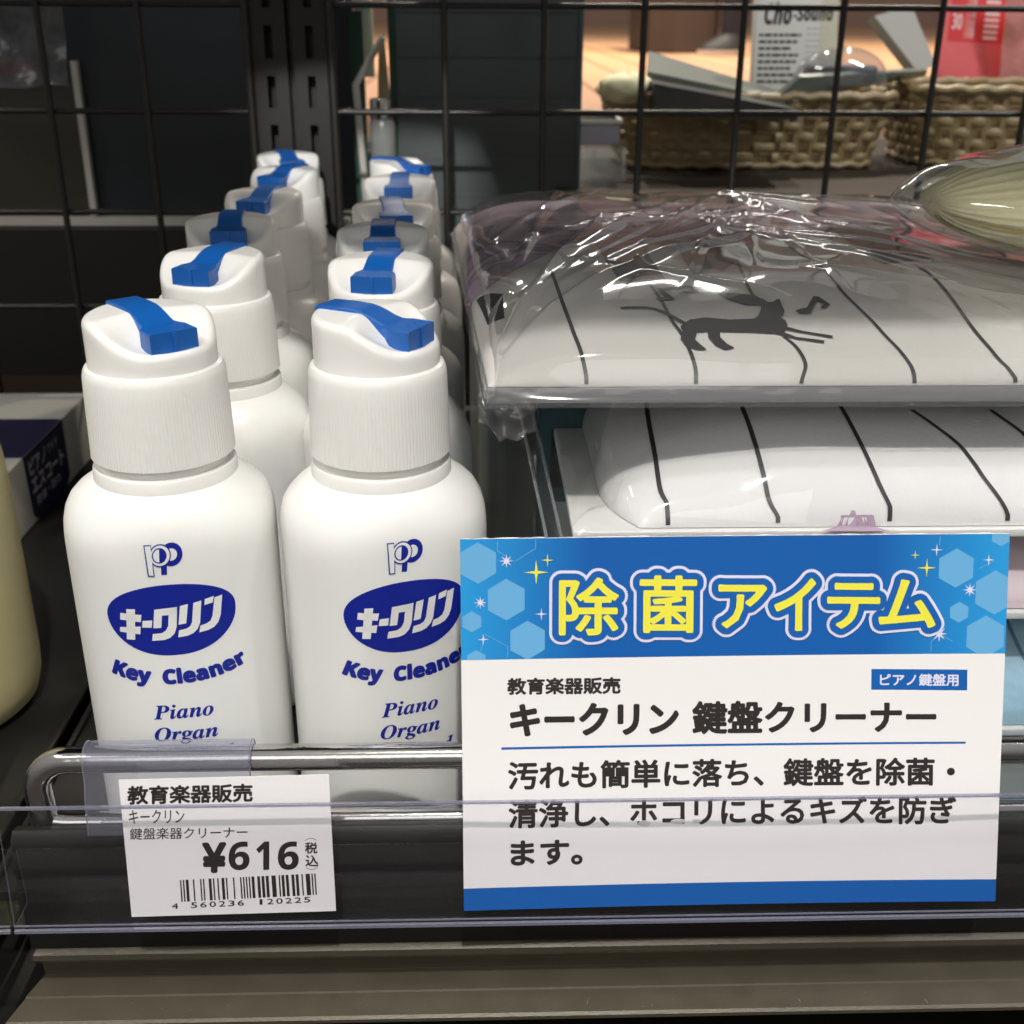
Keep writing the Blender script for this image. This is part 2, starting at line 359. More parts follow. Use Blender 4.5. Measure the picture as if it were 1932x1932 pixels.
# ------------------------------------------------------------------ clear ticket rails
def ticket_rail(xa, xb, label):
    t = thing('ticket_rail', label, 'label holder', (xa, 271, 12), 0, 'clear ticket rails along the shelf edge')
    def ext(prof, name, m_, z=0):
        mb = MB(); n = len(prof)
        mb.add([(xa, p[0], p[1]) for p in prof]+[(xb, p[0], p[1]) for p in prof],
               [tuple(range(n))[::-1], tuple(range(n, 2*n))]+[(i, (i+1) % n, n+(i+1) % n, n+i) for i in range(n)])
        return rel(t, mb).build(name, m_, t, True, 30)
    ext([(270.2, 13), (271.0, 13), (274.1, 52.9), (273.3, 53.1)], 'front_flap', 'rail')
    ext([(280.6, 13), (281.2, 13), (281.2, 33), (280.6, 33)], 'back_panel', 'rail')
    ext([(269.8, 11.8), (281.3, 11.8), (281.3, 13), (269.8, 13)], 'bottom_fold', 'rail')
    ext([(269.3, 11.2), (270.3, 11.2), (270.3, 12.2), (269.3, 12.2)], 'fold_edge', 'raile')
    ext([(269.9, 13.2), (270.15, 13.2), (270.15, 13.7), (269.9, 13.7)], 'fold_edge', 'raile')
    ext([(273.2, 53.1), (274.2, 53.0), (274.3, 53.7), (273.3, 53.8)], 'flap_edge', 'raile')
    e = MB().add([(xa-.1, 269.9, 12), (xa-.1, 281.2, 12), (xa-.1, 281.2, 33), (xa-.1, 280.7, 33), (xa-.1, 280.7, 13), (xa-.1, 271, 13), (xa-.1, 274, 50), (xa-.1, 273.2, 50)],
                 [(0, 1, 4, 5), (1, 2, 3, 4), (0, 5, 6, 7)])
    rel(t, e).build('rail_end', 'raile', t)
    return t
ticket_rail(-138.5, 400, 'long clear plastic ticket rail holding the price tag and the blue header card')
ticket_rail(-420, -139.8, 'clear plastic ticket rail running off at the left edge, empty')

fk = MB()
for _ in range(22):
    x = random.uniform(-130, 200); y = random.uniform(270.6, 277); z = -24.6+(y-270)/8*2.1+.12; a = random.uniform(0, 3.1); l_ = random.choice([.12, .15, .2, .2, .9]); w_ = .09
    dx, dy = math.cos(a)*l_, math.sin(a)*l_; fk.add([(x-dx-dy*w_, y-dy, z), (x-dx+.1, y-dy+.12, z+.03), (x+dx+.1, y+dy+.12, z+.03), (x+dx, y+dy, z)], [(0, 1, 2, 3)])
tag(fk.build('dust', mat('dust_grey', (.22, .21, .18), .8)), kind='stuff')
# clear plastic cover hung over the rod above the price tag
c = thing('clear_clip', 'curved clear plastic clip hooked over the chrome rod behind the price tag', 'clip', (-85, 286, 62))
prof = [(RY+4.9, 50), (RY+5.1, RZ-3)]+[(RY+5.2*math.cos(a), RZ+.6+5.2*math.sin(a)) for a in [R(180*i/10) for i in range(11)]]+[(RY-5.6, RZ-5), (RY-7.4, 45), (RY-9.2, 34)]
P2 = [(y+.7*(1 if i > 6 else -1)*(-1 if i > 6 else 1)*0, z) for i, (y, z) in enumerate(prof)]
xa, xb = -118.5, -69.0
mb = MB().add([(xa, *p) for p in prof]+[(xb, *p) for p in prof], [(i, i+1, len(prof)+i+1, len(prof)+i) for i in range(len(prof)-1)])
rel(c, mb).build('sheet', 'clip', c, True, 80)
for xx in (xa, xb):
    rel(c, MB().tube([(xx, *p) for p in prof], .22, 6)).build('sheet_edge', 'raile', c, True)

# ------------------------------------------------------------------ printed card and price tag
def quad_frame(TL, TR, BR, BL, h):
    """fn(s, t, lift): s right, t down, in 0..1 over a flat rectangular sheet"""
    TL, TR, BR, BL = map(Vector, (TL, TR, BR, BL))
    n = (TR-TL).cross(BL-TL).normalized()
    if n.y > 0: n = -n
    def fn(s, t, l=0): return (TL*(1-s)+TR*s)*(1-t)+(BL*(1-s)+BR*s)*t+n*(h+l)
    return fn, n
def sheet(t, TL, TR, BR, BL, th, name, m_, edge):
    fn, n = quad_frame(TL, TR, BR, BL, 0)
    V = [fn(0, 0, 0), fn(1, 0, 0), fn(1, 1, 0), fn(0, 1, 0)]; W = [v-n*th for v in V]
    mb = MB().add(V+W, [(0, 1, 2, 3), (7, 6, 5, 4)]); o = mb.build(name, m_, t)
    k = 60; pv = []; pf = []
    for a, b_ in ((0, 1), (1, 2), (2, 3), (3, 0)):
        b0 = len(pv)
        for i in range(k+1):
            p = V[a].lerp(V[b_], i/k); q = W[a].lerp(W[b_], i/k); o_ = ((V[a]+V[b_])/2-(V[0]+V[2])/2).normalized()*random.uniform(0, .22)
            pv += [p+o_*.5, q+o_]
            if i: pf.append((b0+2*i-2, b0+2*i-1, b0+2*i+1, b0+2*i))
    link(name+'_edge', pv, pf, edge, t)
    return o
# header card: corner pixels of a straight crop are its own drawing grid (1860 x 1256)
card = thing('shelf_card', 'large white product card with a blue header reading 除菌アイテム in yellow', 'sign')
o = Vector((-5.2, 273.0, 14.6)); up_v = Vector((0, 34, 107.6)); rx = Vector((161.8, 0, .4))
card.location = o*U
Mx = Matrix((rx.normalized(), up_v.normalized(), rx.normalized().cross(up_v.normalized()))).transposed()
card.rotation_euler = Mx.to_euler()
CW, CHT = rx.length, up_v.length            # card-local: x right, y up, z towards the camera
def cardfn(x, y, l=0): return Vector((x, y, l+.05+1.3*(2*x/CW-1)**2+.9*(y/CHT)**3*(1-x/CW)))
sheet(card, (0, CHT, 0), (CW, CHT, 0), (CW, 0, 0), (0, 0, 0), .9, 'card_sheet', 'paper', 'paper_edge') if False else None
mb = MB(); NX, NY = 32, 20
g0 = [[cardfn(CW*i/NX, CHT*j/NY, -.05) for i in range(NX+1)] for j in range(NY+1)]
mb.grid(lambda a, b_: cardfn(CW*a, CHT*b_, -.05), NX, NY).grid(lambda a, b_: cardfn(CW*(1-a), CHT*b_, -.95), NX, NY)
rim_ = [(i/NX, 0) for i in range(NX)]+[(1, j/NY) for j in range(NY)]+[(1-i/NX, 1) for i in range(NX)]+[(0, 1-j/NY) for j in range(NY)]
n_ = len(rim_); mb.add([cardfn(CW*a, CHT*b_, -.05) for a, b_ in rim_]+[cardfn(CW*a, CHT*b_, -.95) for a, b_ in rim_], [(i, i+n_, (i+1) % n_+n_, (i+1) % n_) for i in range(n_)])
mb.build('card_sheet', 'paper', card)
pv = []; pf = []                             # torn, fibrous cut edge along the top and right
for (a, b_) in (((0, CHT), (CW, CHT)), ((CW, CHT), (CW, 0))):
    b0 = len(pv); k = 110
    for i in range(k+1):
        x = a[0]+(b_[0]-a[0])*i/k; y = a[1]+(b_[1]-a[1])*i/k; j = random.uniform(.02, .34)
        dx, dy = (0, j) if a[1] == b_[1] else (j*.7, 0)
        zc_ = cardfn(x, y, -.05).z; pv += [(x, y, zc_-.15), (x+dx, y+dy, zc_-.45), (x, y, zc_-.8)]
        if i: pf += [(b0+3*i-3, b0+3*i-2, b0+3*i+1, b0+3*i), (b0+3*i-2, b0+3*i-1, b0+3*i+2, b0+3*i+1)]
link('frayed_edge', pv, pf, 'paper_edge', card)
def cx(px, py):
    """drawing grid (x 30..1890, y 62..1318 at left, risen by 27 at right) to card units"""
    s = (px-(30+15*(py-62)/1256))/(1860-48*(py-62)/1256)
    yt = 62-27*s; t = (py-yt)/1254.
    return s*CW, (1-t)*CHT
def crect(x0, y0, x1, y1): return poly([cx(x0, y1), cx(x1, y1), cx(x1, y0), cx(x0, y0)])
hd = (1-.318)*CHT
lay('header_band', [poly([(0.0, hd), (CW, hd), (CW, CHT-.02), (0.0, CHT-.02)])], cardfn, 'header', card, 7)
lay('bottom_band', [poly([(0, 0.02), (CW, 0.02), (CW, .062*CHT), (0, .062*CHT)])], cardfn, 'cardblue', card, 7)
K = CW/1850.
def clip_poly(p):
    """clip a polygon to the header band"""
    def cut(P, inside, inter):
        out = []
        for i in range(len(P)):
            a, b_ = P[i-1], P[i]
            if inside(b_):
                if not inside(a): out.append(inter(a, b_))
                out.append(b_)
            elif inside(a): out.append(inter(a, b_))
        return out
    def ix(v): return lambda a, b_: (v, a[1]+(b_[1]-a[1])*(v-a[0])/(b_[0]-a[0]))
    def iy(v): return lambda a, b_: (a[0]+(b_[0]-a[0])*(v-a[1])/(b_[1]-a[1]), v)
    P = p[0]
    P = cut(P, lambda q: q[0] >= .05, ix(.05)); P = cut(P, lambda q: q[0] <= CW-.05, ix(CW-.05))
    P = cut(P, lambda q: q[1] >= hd+.03, iy(hd+.03)); P = cut(P, lambda q: q[1] <= CHT-.05, iy(CHT-.05))
    return poly(P)
hx = [(90, 140, 70), (185, 260, 71), (257, 395, 67), (70, 333, 36), (85, 462, 36), (1710, 150, 67), (1843, 230, 76), (1722, 297, 36), (1812, 378, 73), (1862, 42, 36)]
mx_hex = mat('card_hexagon', (.13, .40, .69), .42)
for a, b_, r in hx: lay('hexagon', [clip_poly(hexa(*cx(a, b_), r*K))], lambda x, y, l=0: cardfn(x, y, .06), mx_hex, card, 7)
lns = [[(155, 70), (155, 100), (212, 135), (283, 92), (283, 50)], [(100, 430), (115, 375), (190, 415), (190, 450)], [(1628, 430), (1628, 395), (1660, 372), (1700, 395)], [(1790, 150), (1840, 125)], [(1655, 45), (1652, 75)]]
for l_ in lns: lay('hexagon_outline', [ribbon([cx(*p) for p in l_], .22)], lambda x, y, l=0: cardfn(x, y, .1), mx_hex, card)
Y4 = [(285, 170, 42), (323, 130, 22), (1610, 150, 32), (1570, 108, 16)]
W8 = [(185, 133, 24), (98, 270, 22), (1757, 222, 24), (1655, 370, 28)]
W4 = [(303, 308, 22), (108, 392, 20), (1643, 90, 22), (1820, 122, 20)]
for a, b_, r in Y4: lay('yellow_star', star(*cx(a, b_), r*K), lambda x, y, l=0: cardfn(x, y, .14), 'yellow', card)
for a, b_, r, k_ in [q+(4,) for q in W4]+[q+(8,) for q in W8]: lay('white_star', star(*cx(a, b_), r*K, k_, .3 if k_ == 8 else .16), lambda x, y, l=0: cardfn(x, y, .14), 'lilac', card)
def cfit(s, x0, y0, x1, y1):
    """text fitted to a box on the drawing grid"""
    v, f, _ = text2d(s); return [cx(x0+p[0]*(x1-x0), y1-p[1]*(y1-y0)-0*p[0]) for p in v], f
def ctilt(s, x0, y0, x1, y1, rise):
    """the same, baseline rising by `rise` grid pixels to the right (the photographed slant)"""
    v, f, _ = text2d(s); return [cx(x0+p[0]*(x1-x0), y1-rise*p[0]-p[1]*(y1-y0)) for p in v], f
hc = [('除', 366, 190, 560, 374), ('菌', 638, 183, 824, 366), ('ア', 905, 212, 1062, 350), ('イ', 1095, 190, 1228, 358), ('テ', 1275, 205, 1447, 350), ('ム', 1450, 192, 1636, 345)]
for nm, r_, m_, l0, n_ in (('title_outline', 3.2, 'lilac', .20, 32), ('title_halo', 2.35, 'cardblue', .36, 28), ('title', .40, 'yellow', .52, 10)):
    lay(nm, [fat(cfit(*h), r_, n_) for h in hc], lambda x, y, l=0, l0=l0: cardfn(x, y, l0+l), m_, card)
lay('maker_line', [fat(ctilt('教育楽器販売', 191, 523, 570, 576, 2), .20)], cardfn, 'ink', card)
lay('badge', [crect(1426, 490, 1753, 560)], cardfn, 'cardblue', card, 7)
lay('badge_text', [fat(ctilt('ピアノ鍵盤用', 1456, 506, 1722, 546, 1), .10)], lambda x, y, l=0: cardfn(x, y, .06+l), 'lilac', card)
lay('product_name', [fat(ctilt('キークリン', 203, 612, 766, 714, 4), .46, 10), fat(ctilt('鍵盤クリーナー', 820, 604, 1645, 710, 6), .38, 10)], cardfn, 'ink', card)
lay('blue_rule', [poly([cx(170, 763), cx(1750, 742), cx(1750, 735), cx(170, 755)])], cardfn, 'cardblue', card, 7)
lay('description_text', [fat(ctilt('汚れも簡単に落ち、鍵盤を除菌・', 195, 806, 1712, 898, 14), .26), fat(ctilt('清浄し、ホコリによるキズを防ぎ', 197, 936, 1718, 1030, 12), .26), fat(ctilt('ます。', 205, 1078, 443, 1160, 3), .30)], cardfn, 'ink', card)
sm = mat('scuff_grey', (.60, .57, .57), .7)
lay('scuff', [disc(*cx(655, 1018), 1.9, 14, ry=.9), disc(*cx(770, 1012), 2.3, 14, ry=.8), disc(*cx(835, 1010), 1.5, 14, ry=.6)], lambda x, y, l=0: cardfn(x, y, .1), sm, card)

# price tag
pt = thing('price_tag', 'small white price tag reading ¥616 with a barcode in the ticket rail', 'price tag')
o = Vector((-104.6, 272.6, 14.0)); up_v = Vector((-2.6, 8.6, 43.4)); rx = Vector((60.3, 0, 1.0))
pt.location = o*U; rxn = rx.normalized(); upn = (up_v-rxn*up_v.dot(rxn)).normalized()
pt.rotation_euler = Matrix((rxn, upn, rxn.cross(upn))).transposed().to_euler()
TW, TH = 61.0, 44.2
MB().box((0, 0, -.25), (TW, TH, 0)).build('tag_paper', 'paper', pt)
def tx(px, py):
    t = (py-(350-30*(px-442)/808))/(537+18*(px-442)/808); s = (px-(442+50*t))/(808-20*t)
    return s*TW, (1-t)*TH
def tfit(s, x0, y0, x1, y1, rise=0):
    v, f, _ = text2d(s); return [tx(x0+p[0]*(x1-x0)+(y1-(y1-p[1]*(y1-y0)))*0, y1-rise*p[0]-p[1]*(y1-y0)) for p in v], f
def tagfn(x, y, l=0): return Vector((x, y, .04+l))
lay('maker_text', [fat(tfit('教育楽器販売', 478, 374, 955, 442, 14), .20, 8)], tagfn, 'ink', pt)
lay('name_text', [fat(tfit('キークリン', 482, 465, 694, 518, 4), .03, 4)], tagfn, 'ink', pt)
lay('type_text', [fat(tfit('鍵盤楽器クリーナー', 485, 535, 937, 580, 8), .03, 4)], tagfn, 'ink', pt)
lay('price_text', [fat(tfit('¥', 768, 597, 850, 708, 2), .50, 10)]+[fat(tfit(ch, a, 590, b_, 702, 2), .10, 8) for ch, a, b_ in (('𝟲', 866, 944), ('𝟭', 972, 1020), ('𝟲', 1056, 1134))], tagfn, 'ink', pt)
lay('tax_text', [fat(tfit('税', 1160, 592, 1206, 636), .10), fat(tfit('込', 1162, 644, 1210, 688), .10)]+[ribbon([tx(1160+45*i/8, 584-9*math.sin(math.pi*i/8)) for i in range(9)], .16), ribbon([tx(1163+45*i/8, 694+8*math.sin(math.pi*i/8)) for i in range(9)], .16)], tagfn, 'ink', pt)
def ean(code):
    Lc = ['0001101', '0011001', '0010011', '0111101', '0100011', '0110001', '0101111', '0111011', '0110111', '0001011']
    G = [''.join('1' if ch == '0' else '0' for ch in l_)[::-1] for l_ in Lc]; Rc = [''.join('1' if ch == '0' else '0' for ch in l_) for l_ in Lc]
    par = {4: 'LGLLGG'}[int(code[0])]; s = '101'
    for p, d in zip(par, code[1:7]): s += (Lc if p == 'L' else G)[int(d)]
    s += '01010'
    for d in code[7:]: s += Rc[int(d)]
    return s+'101'
bits = ean('4560236120225'); bars = []; i = 0
while i < len(bits):
    if bits[i] == '1':
        j = i
        while j < len(bits) and bits[j] == '1': j += 1
        xa = 680+523*i/len(bits); xb = 680+523*j/len(bits)
        r_ = lambda x: 22*(x-680)/523
        bars.append(poly([tx(xa+3, 828-r_(xa)), tx(xb+3, 828-r_(xb)), tx(xb-3, 740-r_(xb)), tx(xa-3, 740-r_(xa))])); i = j
    else: i += 1
lay('barcode', bars, tagfn, 'ink', pt)
dg = []
for s, a, b_ in (('4', 646, 671), ('560236', 714, 930), ('120225', 972, 1186)):
    n = len(s)
    for k, ch in enumerate(s):
        cxm = a+(b_-a)*(k+.5)/n if n > 1 else (a+b_)/2; hw = 12 if ch != '1' else 5; yb = 856-20*(cxm-646)/540
        dg.append(fat(tfit(ch, cxm-hw, yb-22, cxm+hw, yb), .05, 4))
lay('barcode_digits', dg, tagfn, 'ink', pt)

# ================================================================== PUMP BOTTLES
def body_ab(z):
    tab = [(0, 29, 24.5), (1.2, 31.2, 26.8), (3.5, 32.3, 27.8), (60, 32.3, 28), (108, 32.4, 28.4), (115, 32.35, 28.3), (118.8, 32.1, 28.1), (122.2, 31.3, 27.4), (125.2, 29.7, 26.3), (127.8, 27.2, 24.8), (129.8, 24.0, 23.0), (130.8, 21.9, 21.8)]
    for (z0, a0, b0), (z1, a1, b1) in zip(tab, tab[1:]):
        if z <= z1: t = (z-z0)/(z1-z0); return a0+(a1-a0)*t, b0+(b1-b0)*t
    return tab[-1][1:]
def body_n(z): return 2.45 if z < 112 else 2.45-.45*sstep((z-112)/16)
def make_bottle(label):
    t = thing('pump_bottle', label, 'bottle', (0, 0, 0), 0, 'white pump bottles of key cleaner in two rows')
    zs = [0, .5, 1.2, 2.2, 3.5, 8, 20, 40, 60, 80, 95, 104, 108, 112, 115, 116.8, 118.8, 120.5, 122.2, 123.8, 125.2, 126.4, 127.6, 128.7, 129.6, 130.2, 130.8]
    rings = []
    N = 96
    for z in zs:
        a, b_ = body_ab(z); n = body_n(z); rg = []
        for k in range(N):
            th = 2*math.pi*k/N; c_, s_ = math.cos(th), math.sin(th)
            rg.append((a*math.copysign(abs(c_)**(2/n), c_), b_*math.copysign(abs(s_)**(2/n), s_), z))
        rings.append(rg)
    MB().loft(rings).build('body', 'white', t, True, 60)
    MB().lathe([(21.9, 130.2), (21.7, 134.2), (21.3, 134.9), (19.5, 135.0), (19.5, 140)], 96, cap=False).build('neck_ring', 'cap', t, True, 50)
    # ribbed skirt
    N = 480; rings = []
    for r, z, d in [(19.6, 138.4, 0), (21.2, 137.8, 0), (21.7, 138.0, .18), (21.65, 139, .13), (21.2, 158, .09), (21.0, 163, .06), (20.6, 164.8, 0), (20.1, 165.6, 0), (19.0, 166.0, 0)]:
        rings.append([((r-d*(k % 4 < 2))*math.cos(2*math.pi*k/N), (r-d*(k % 4 < 2))*math.sin(2*math.pi*k/N), z) for k in range(N)])
    MB().loft(rings, cap=False).build('ribbed_collar', 'cap', t, True, 35)
    # head with scooped top
    def top(x, y):
        t_ = max(0, min(1, (2.5-y-.10*abs(x))/17.5)); rr_ = min(1, math.hypot(x, y)/19.0)
        rim = 181.2-8.6*(.8*sstep(t_)+.2*t_)
        bowl = 2.3*sstep(t_*2.2)*(1-sstep((rr_-.55)/.42))       # dished inside a slightly raised rim
        return rim-bowl-.0022*x*x*(1-t_)
    N = 96; rings = []; Rr = 19.0
    for z in (164.5, 166.2): rings.append([(Rr*(1.0+.02*(z < 165))*math.cos(2*math.pi*k/N), Rr*math.sin(2*math.pi*k/N), z) for k in range(N)])
    for rr, dz, mode in [(Rr, 4.5, 0), (Rr, 2.2, 0), (Rr-.2, 1.2, 0), (Rr-.7, .5, 0), (Rr-1.5, .1, 0), (Rr-2.3, 0, 0)]+[(Rr*(1-q), 0, 0) for q in (.12, .2, .3, .42, .55, .7, .85, .97)]:
        rings.append([(rr*math.cos(2*math.pi*k/N), rr*math.sin(2*math.pi*k/N), top(rr*math.cos(2*math.pi*k/N), rr*math.sin(2*math.pi*k/N))-dz) for k in range(N)])
    head = MB().loft(rings).build('pump_head', 'cap', t, True, 60)
    # nozzle mouth in front
    st = [(18.4, 4.9, 181.4, 178.5), (17.5, 5.1, 182.0, 179), (9, 5.1, 182.2, 179), (4, 5.1, 182.0, 178), (1.5, 5.1, 181.5, 177), (-1, 5.1, 180.7, 175), (-4, 5.2, 179.4, 173.4), (-6.3, 5.4, 178.7, 172), (-7.4, 6.2, 178.5, 171.6), (-9.0, 7.3, 178.4, 171.4), (-15.8, 7.4, 178.2, 171.2)]
    rings = []
    for y, hw, zt, zb in st:
        c_ = .35
        rings.append([(-hw, y, zb), (-hw, y, zt-c_), (-hw+c_, y, zt), (hw-c_, y, zt), (hw, y, zt-c_), (hw, y, zb)])
    clip = MB().loft(rings).build('nozzle_lock_clip', 'blue', t, True, 35)
    MB().box((-.6, -16.4, 172.2), (.8, -15.6, 178.0), .15).build('clip_rib', 'blue', clip, True)
    mb = MB()
    for i in range(3):
        for sx_ in (-1, 1): mb.lathe([(.36, 178.0), (.36, 178.35), (.15, 178.45)], 8, sx_*(2+i*1.6), -12.4+(i % 2)*1.4)
    mb.build('clip_dots', 'blue', clip, True)
    # print on the front of the body
    def bf(x, z, l=0):
        a, b_ = body_ab(z); n = body_n(z); xx = min(.97, abs(x/a)); y = b_*(1-xx**n)**(1/n)
        nx = math.copysign(xx**(n-1)/a, x); ny = -(y/b_)**(n-1)/b_; q = math.hypot(nx, ny)
        return Vector((x+nx/q*(.10+l), -y+ny/q*(.10+l), z))
    k = .0392; ox, oz = 851, 738
    def g(px, py): px -= .10*(py-oz); return ((px-ox)*k, 92.2-(py-oz)*k*1.12)
    ov = []
    for i in range(64):
        a = 2*math.pi*i/64; ex = math.cos(a); ey = math.sin(a)
        yy = 19.0*math.copysign(abs(ex)**.92, ex)
        top_ = ey > 0
        ov.append((yy+(.8*ey if top_ else -.6*ey*-1*0), 94.5+(10.2*abs(ey)**.9 if top_ else -14.2*abs(ey)**1.02)))
    # triangle fan so that it can be refined evenly
    grp = []
    for ring in range(10):
        a0, a1 = ring/10, (ring+1)/10
        for i in range(64):
            p, q = ov[i], ov[(i+1) % 64]; c_ = (0, 93)
            L_ = lambda P_, t_: (c_[0]+(P_[0]-c_[0])*t_, c_[1]+(P_[1]-c_[1])*t_)
            if ring == 0: grp.append(([c_, L_(p, a1), L_(q, a1)], [(0, 1, 2)]))
            else: grp.append(([L_(p, a0), L_(p, a1), L_(q, a1), L_(q, a0)], [(0, 1, 2, 3)]))
    lay('oval_logo', grp, bf, 'navy', t, 2.4)
    kana = [[(512, 630), (578, 630), (572, 873), (507, 870)], [(465, 662), (625, 675), (618, 732), (462, 715)], [(458, 775), (617, 765), (612, 828), (456, 812)],
            [(632, 722), (705, 720), (700, 778), (627, 775)],
            [(722, 637), (893, 627), (891, 685), (779, 687), (772, 783), (712, 783)], [(831, 640), (893, 627), (888, 780), (872, 832), (838, 866), (795, 880), (700, 882), (706, 828), (776, 824), (806, 806), (824, 770)],
            [(915, 622), (975, 612), (960, 762), (902, 768)], [(1015, 608), (1075, 597), (1064, 770), (1045, 815), (1012, 845), (970, 860), (897, 868), (905, 812), (962, 803), (990, 786), (1003, 755)],
            [(1100, 590), (1167, 577), (1160, 625), (1096, 637)], [(1172, 590), (1230, 578), (1218, 735), (1200, 785), (1170, 818), (1125, 835), (1057, 845), (1066, 792), (1112, 782), (1142, 764), (1157, 728)]]
    lay('oval_lettering', [poly([g(*p) for p in q]) for q in kana], lambda x, y, l=0: bf(x, y, .14+l), 'white', t, 2.0)
    kk = .0385
    def h(px, py): px -= .10*(py-297); return ((px-800)*kk, 113.0-(py-297)*kk*1.18)
    def hp(pts): return poly([h(*p) for p in pts])
    def hdisc(a, b_, r, a0=0, a1=360):
        P_ = disc(a, b_, r, 36, a0, a1); return poly([h(*q) for q in P_[0]])
    def lift(z): return lambda x, y, l=0: bf(x, y, z+l)
    lay('emblem', [hdisc(855, 262, 84), hp([(775, 300), (822, 300), (820, 405), (778, 405)])], lift(.03), 'navy', t, 1.6)
    lay('emblem', [hdisc(855, 262, 44)], lift(.07), 'white', t, 1.6)
    lay('emblem', [hdisc(772, 265, 82), hp([(650, 186), (706, 186), (727, 412), (677, 412)])], lift(.11), 'navy', t, 1.6)
    lay('emblem', [hdisc(772, 265, 73), hp([(659, 194), (703, 194), (719, 404), (686, 404)])], lift(.15), 'white', t, 1.6)
    lay('emblem', [hdisc(766, 265, 55)], lift(.19), 'navy', t, 1.6)
    lay('emblem', [poly([h(766+46*math.cos(R(a)), 265+46*math.sin(R(a))) for a in range(90, 271, 12)])], lift(.23), 'white', t, 1.6)
    # curved words
    def arcw(x, z, l=0):
        Rr_ = 60.; a = x/Rr_; rr_ = Rr_-z
        return bf(rr_*math.sin(a)*1.0, 70.2+Rr_-rr_*math.cos(a), l)
    kc = []
    v, f, asp = text2d('𝗞𝗲𝘆')
    kc.append(fat(([(-20.5+p[0]*11.6, -1.6+p[1]*6.6) for p in v], f), .34, 8))
    v, f, asp = text2d('𝗖𝗹𝗲𝗮𝗻𝗲𝗿')
    kc.append(fat(([(-4.8+p[0]*25.8, 0+p[1]*5.2) for p in v], f), .34, 8))
    lay('key_cleaner_lettering', kc, arcw, 'navy', t, 3)
    ws = []
    for s, z0, hgt, wd, dx in (('𝑷𝒊𝒂𝒏𝒐', 57.2, 5.2, 18.4, 0), ('𝑶𝒓𝒈𝒂𝒏', 47.6, 6.5, 19.5, 0), ('𝑲𝒆𝒚𝒃𝒐𝒂𝒓𝒅', 38.6, 6.7, 28.5, 0)):
        v, f, asp = text2d(s); ws.append(fat(([(dx-wd/2+p[0]*wd, z0+p[1]*hgt) for p in v], f), .06, 5))
    lay('instrument_lettering', ws, bf, 'navy', t, 3)
    return t
def tree_copy(o, parent=None):
    c = o.copy(); COL.objects.link(c)
    if parent: c.parent = parent
    for ch in list(o.children): tree_copy(ch, c)
    return c
# (x, y, body turn, head turn, label)
def bxx(u, Y): return at(u, 400, Y).x
BT = [(-97.6, 341, 8, 40, 'white pump bottle at the front of the left row, above the price tag'),
      (-30.4, 341, 17, 62, 'white pump bottle at the front of the right row, partly behind the blue card'),
      (bxx(391, 430), 430, -24, -18, 'second white pump bottle from the front in the left row, clip pointing left'),
      (bxx(714, 418), 418, -46, -8, 'second white pump bottle from the front in the right row'),
      (bxx(433, 508), 508, 0, 6, 'third white pump bottle from the front in the left row, in shade'),
      (bxx(721, 484), 484, 0, 2, 'third white pump bottle from the front in the right row, in shade'),
      (bxx(499, 588), 588, 0, -14, 'fourth white pump bottle from the front in the left row, in shade'),
      (bxx(742, 548), 548, 0, 9, 'fourth white pump bottle from the front in the right row, in shade'),
      (bxx(541, 676), 676, 0, -24, 'fifth white pump bottle in the left row, brightly lit, clip pointing left'),
      (bxx(756, 638), 638, 0, 0, 'fifth white pump bottle in the right row, brightly lit'),
      (bxx(550, 748), 748, 0, 20, 'rearmost white pump bottle of the left row, against the black mesh'),
      (bxx(760, 718), 718, 0, 66, 'rearmost white pump bottle of the right row, blue clip turned to the right')]
proto = make_bottle(BT[0][4])
for i, (x, y, br, hr, lb) in enumerate(BT):
    o = proto if i == 0 else tree_copy(proto)
    o.location = Vector((x, y, .1))*U; o.rotation_euler = (0, 0, R(br)); o['label'] = lb
    for ch in o.children:
        if ch.name.startswith(('pump_head', 'nozzle_lock_clip')): ch.rotation_euler = (0, 0, R(hr-br))

# ================================================================== NEIGHBOURS ON THE LEFT
cb = thing('cream_bottle', 'large cream plastic bottle cut off by the left edge of the picture', 'bottle', (-225, 412, 0))
MB().lathe([(30, 0), (38, .8), (41.5, 4), (43.4, 11), (44, 20), (43.8, 90), (43.2, 104), (41, 122), (38.5, 136), (32, 146), (20, 151), (17, 153), (17, 158)], 96).build('body', 'cream', cb, True, 60)
MB().lathe([(18, 157), (18.6, 158), (18.4, 178), (17, 180), (6, 180.5)], 64).build('cap', 'cap', cb, True, 50)
def cyl_lab(x, z, l=0):
    a = x/44; return Vector((44.15*math.sin(a), -44.15*math.cos(a), z))
lay('black_mark', [poly([(10, 8), (31, 8), (33, 9), (34, 11), (34, 17), (33, 19), (31, 20), (10, 20)])], cyl_lab, 'ink', cb, 3)

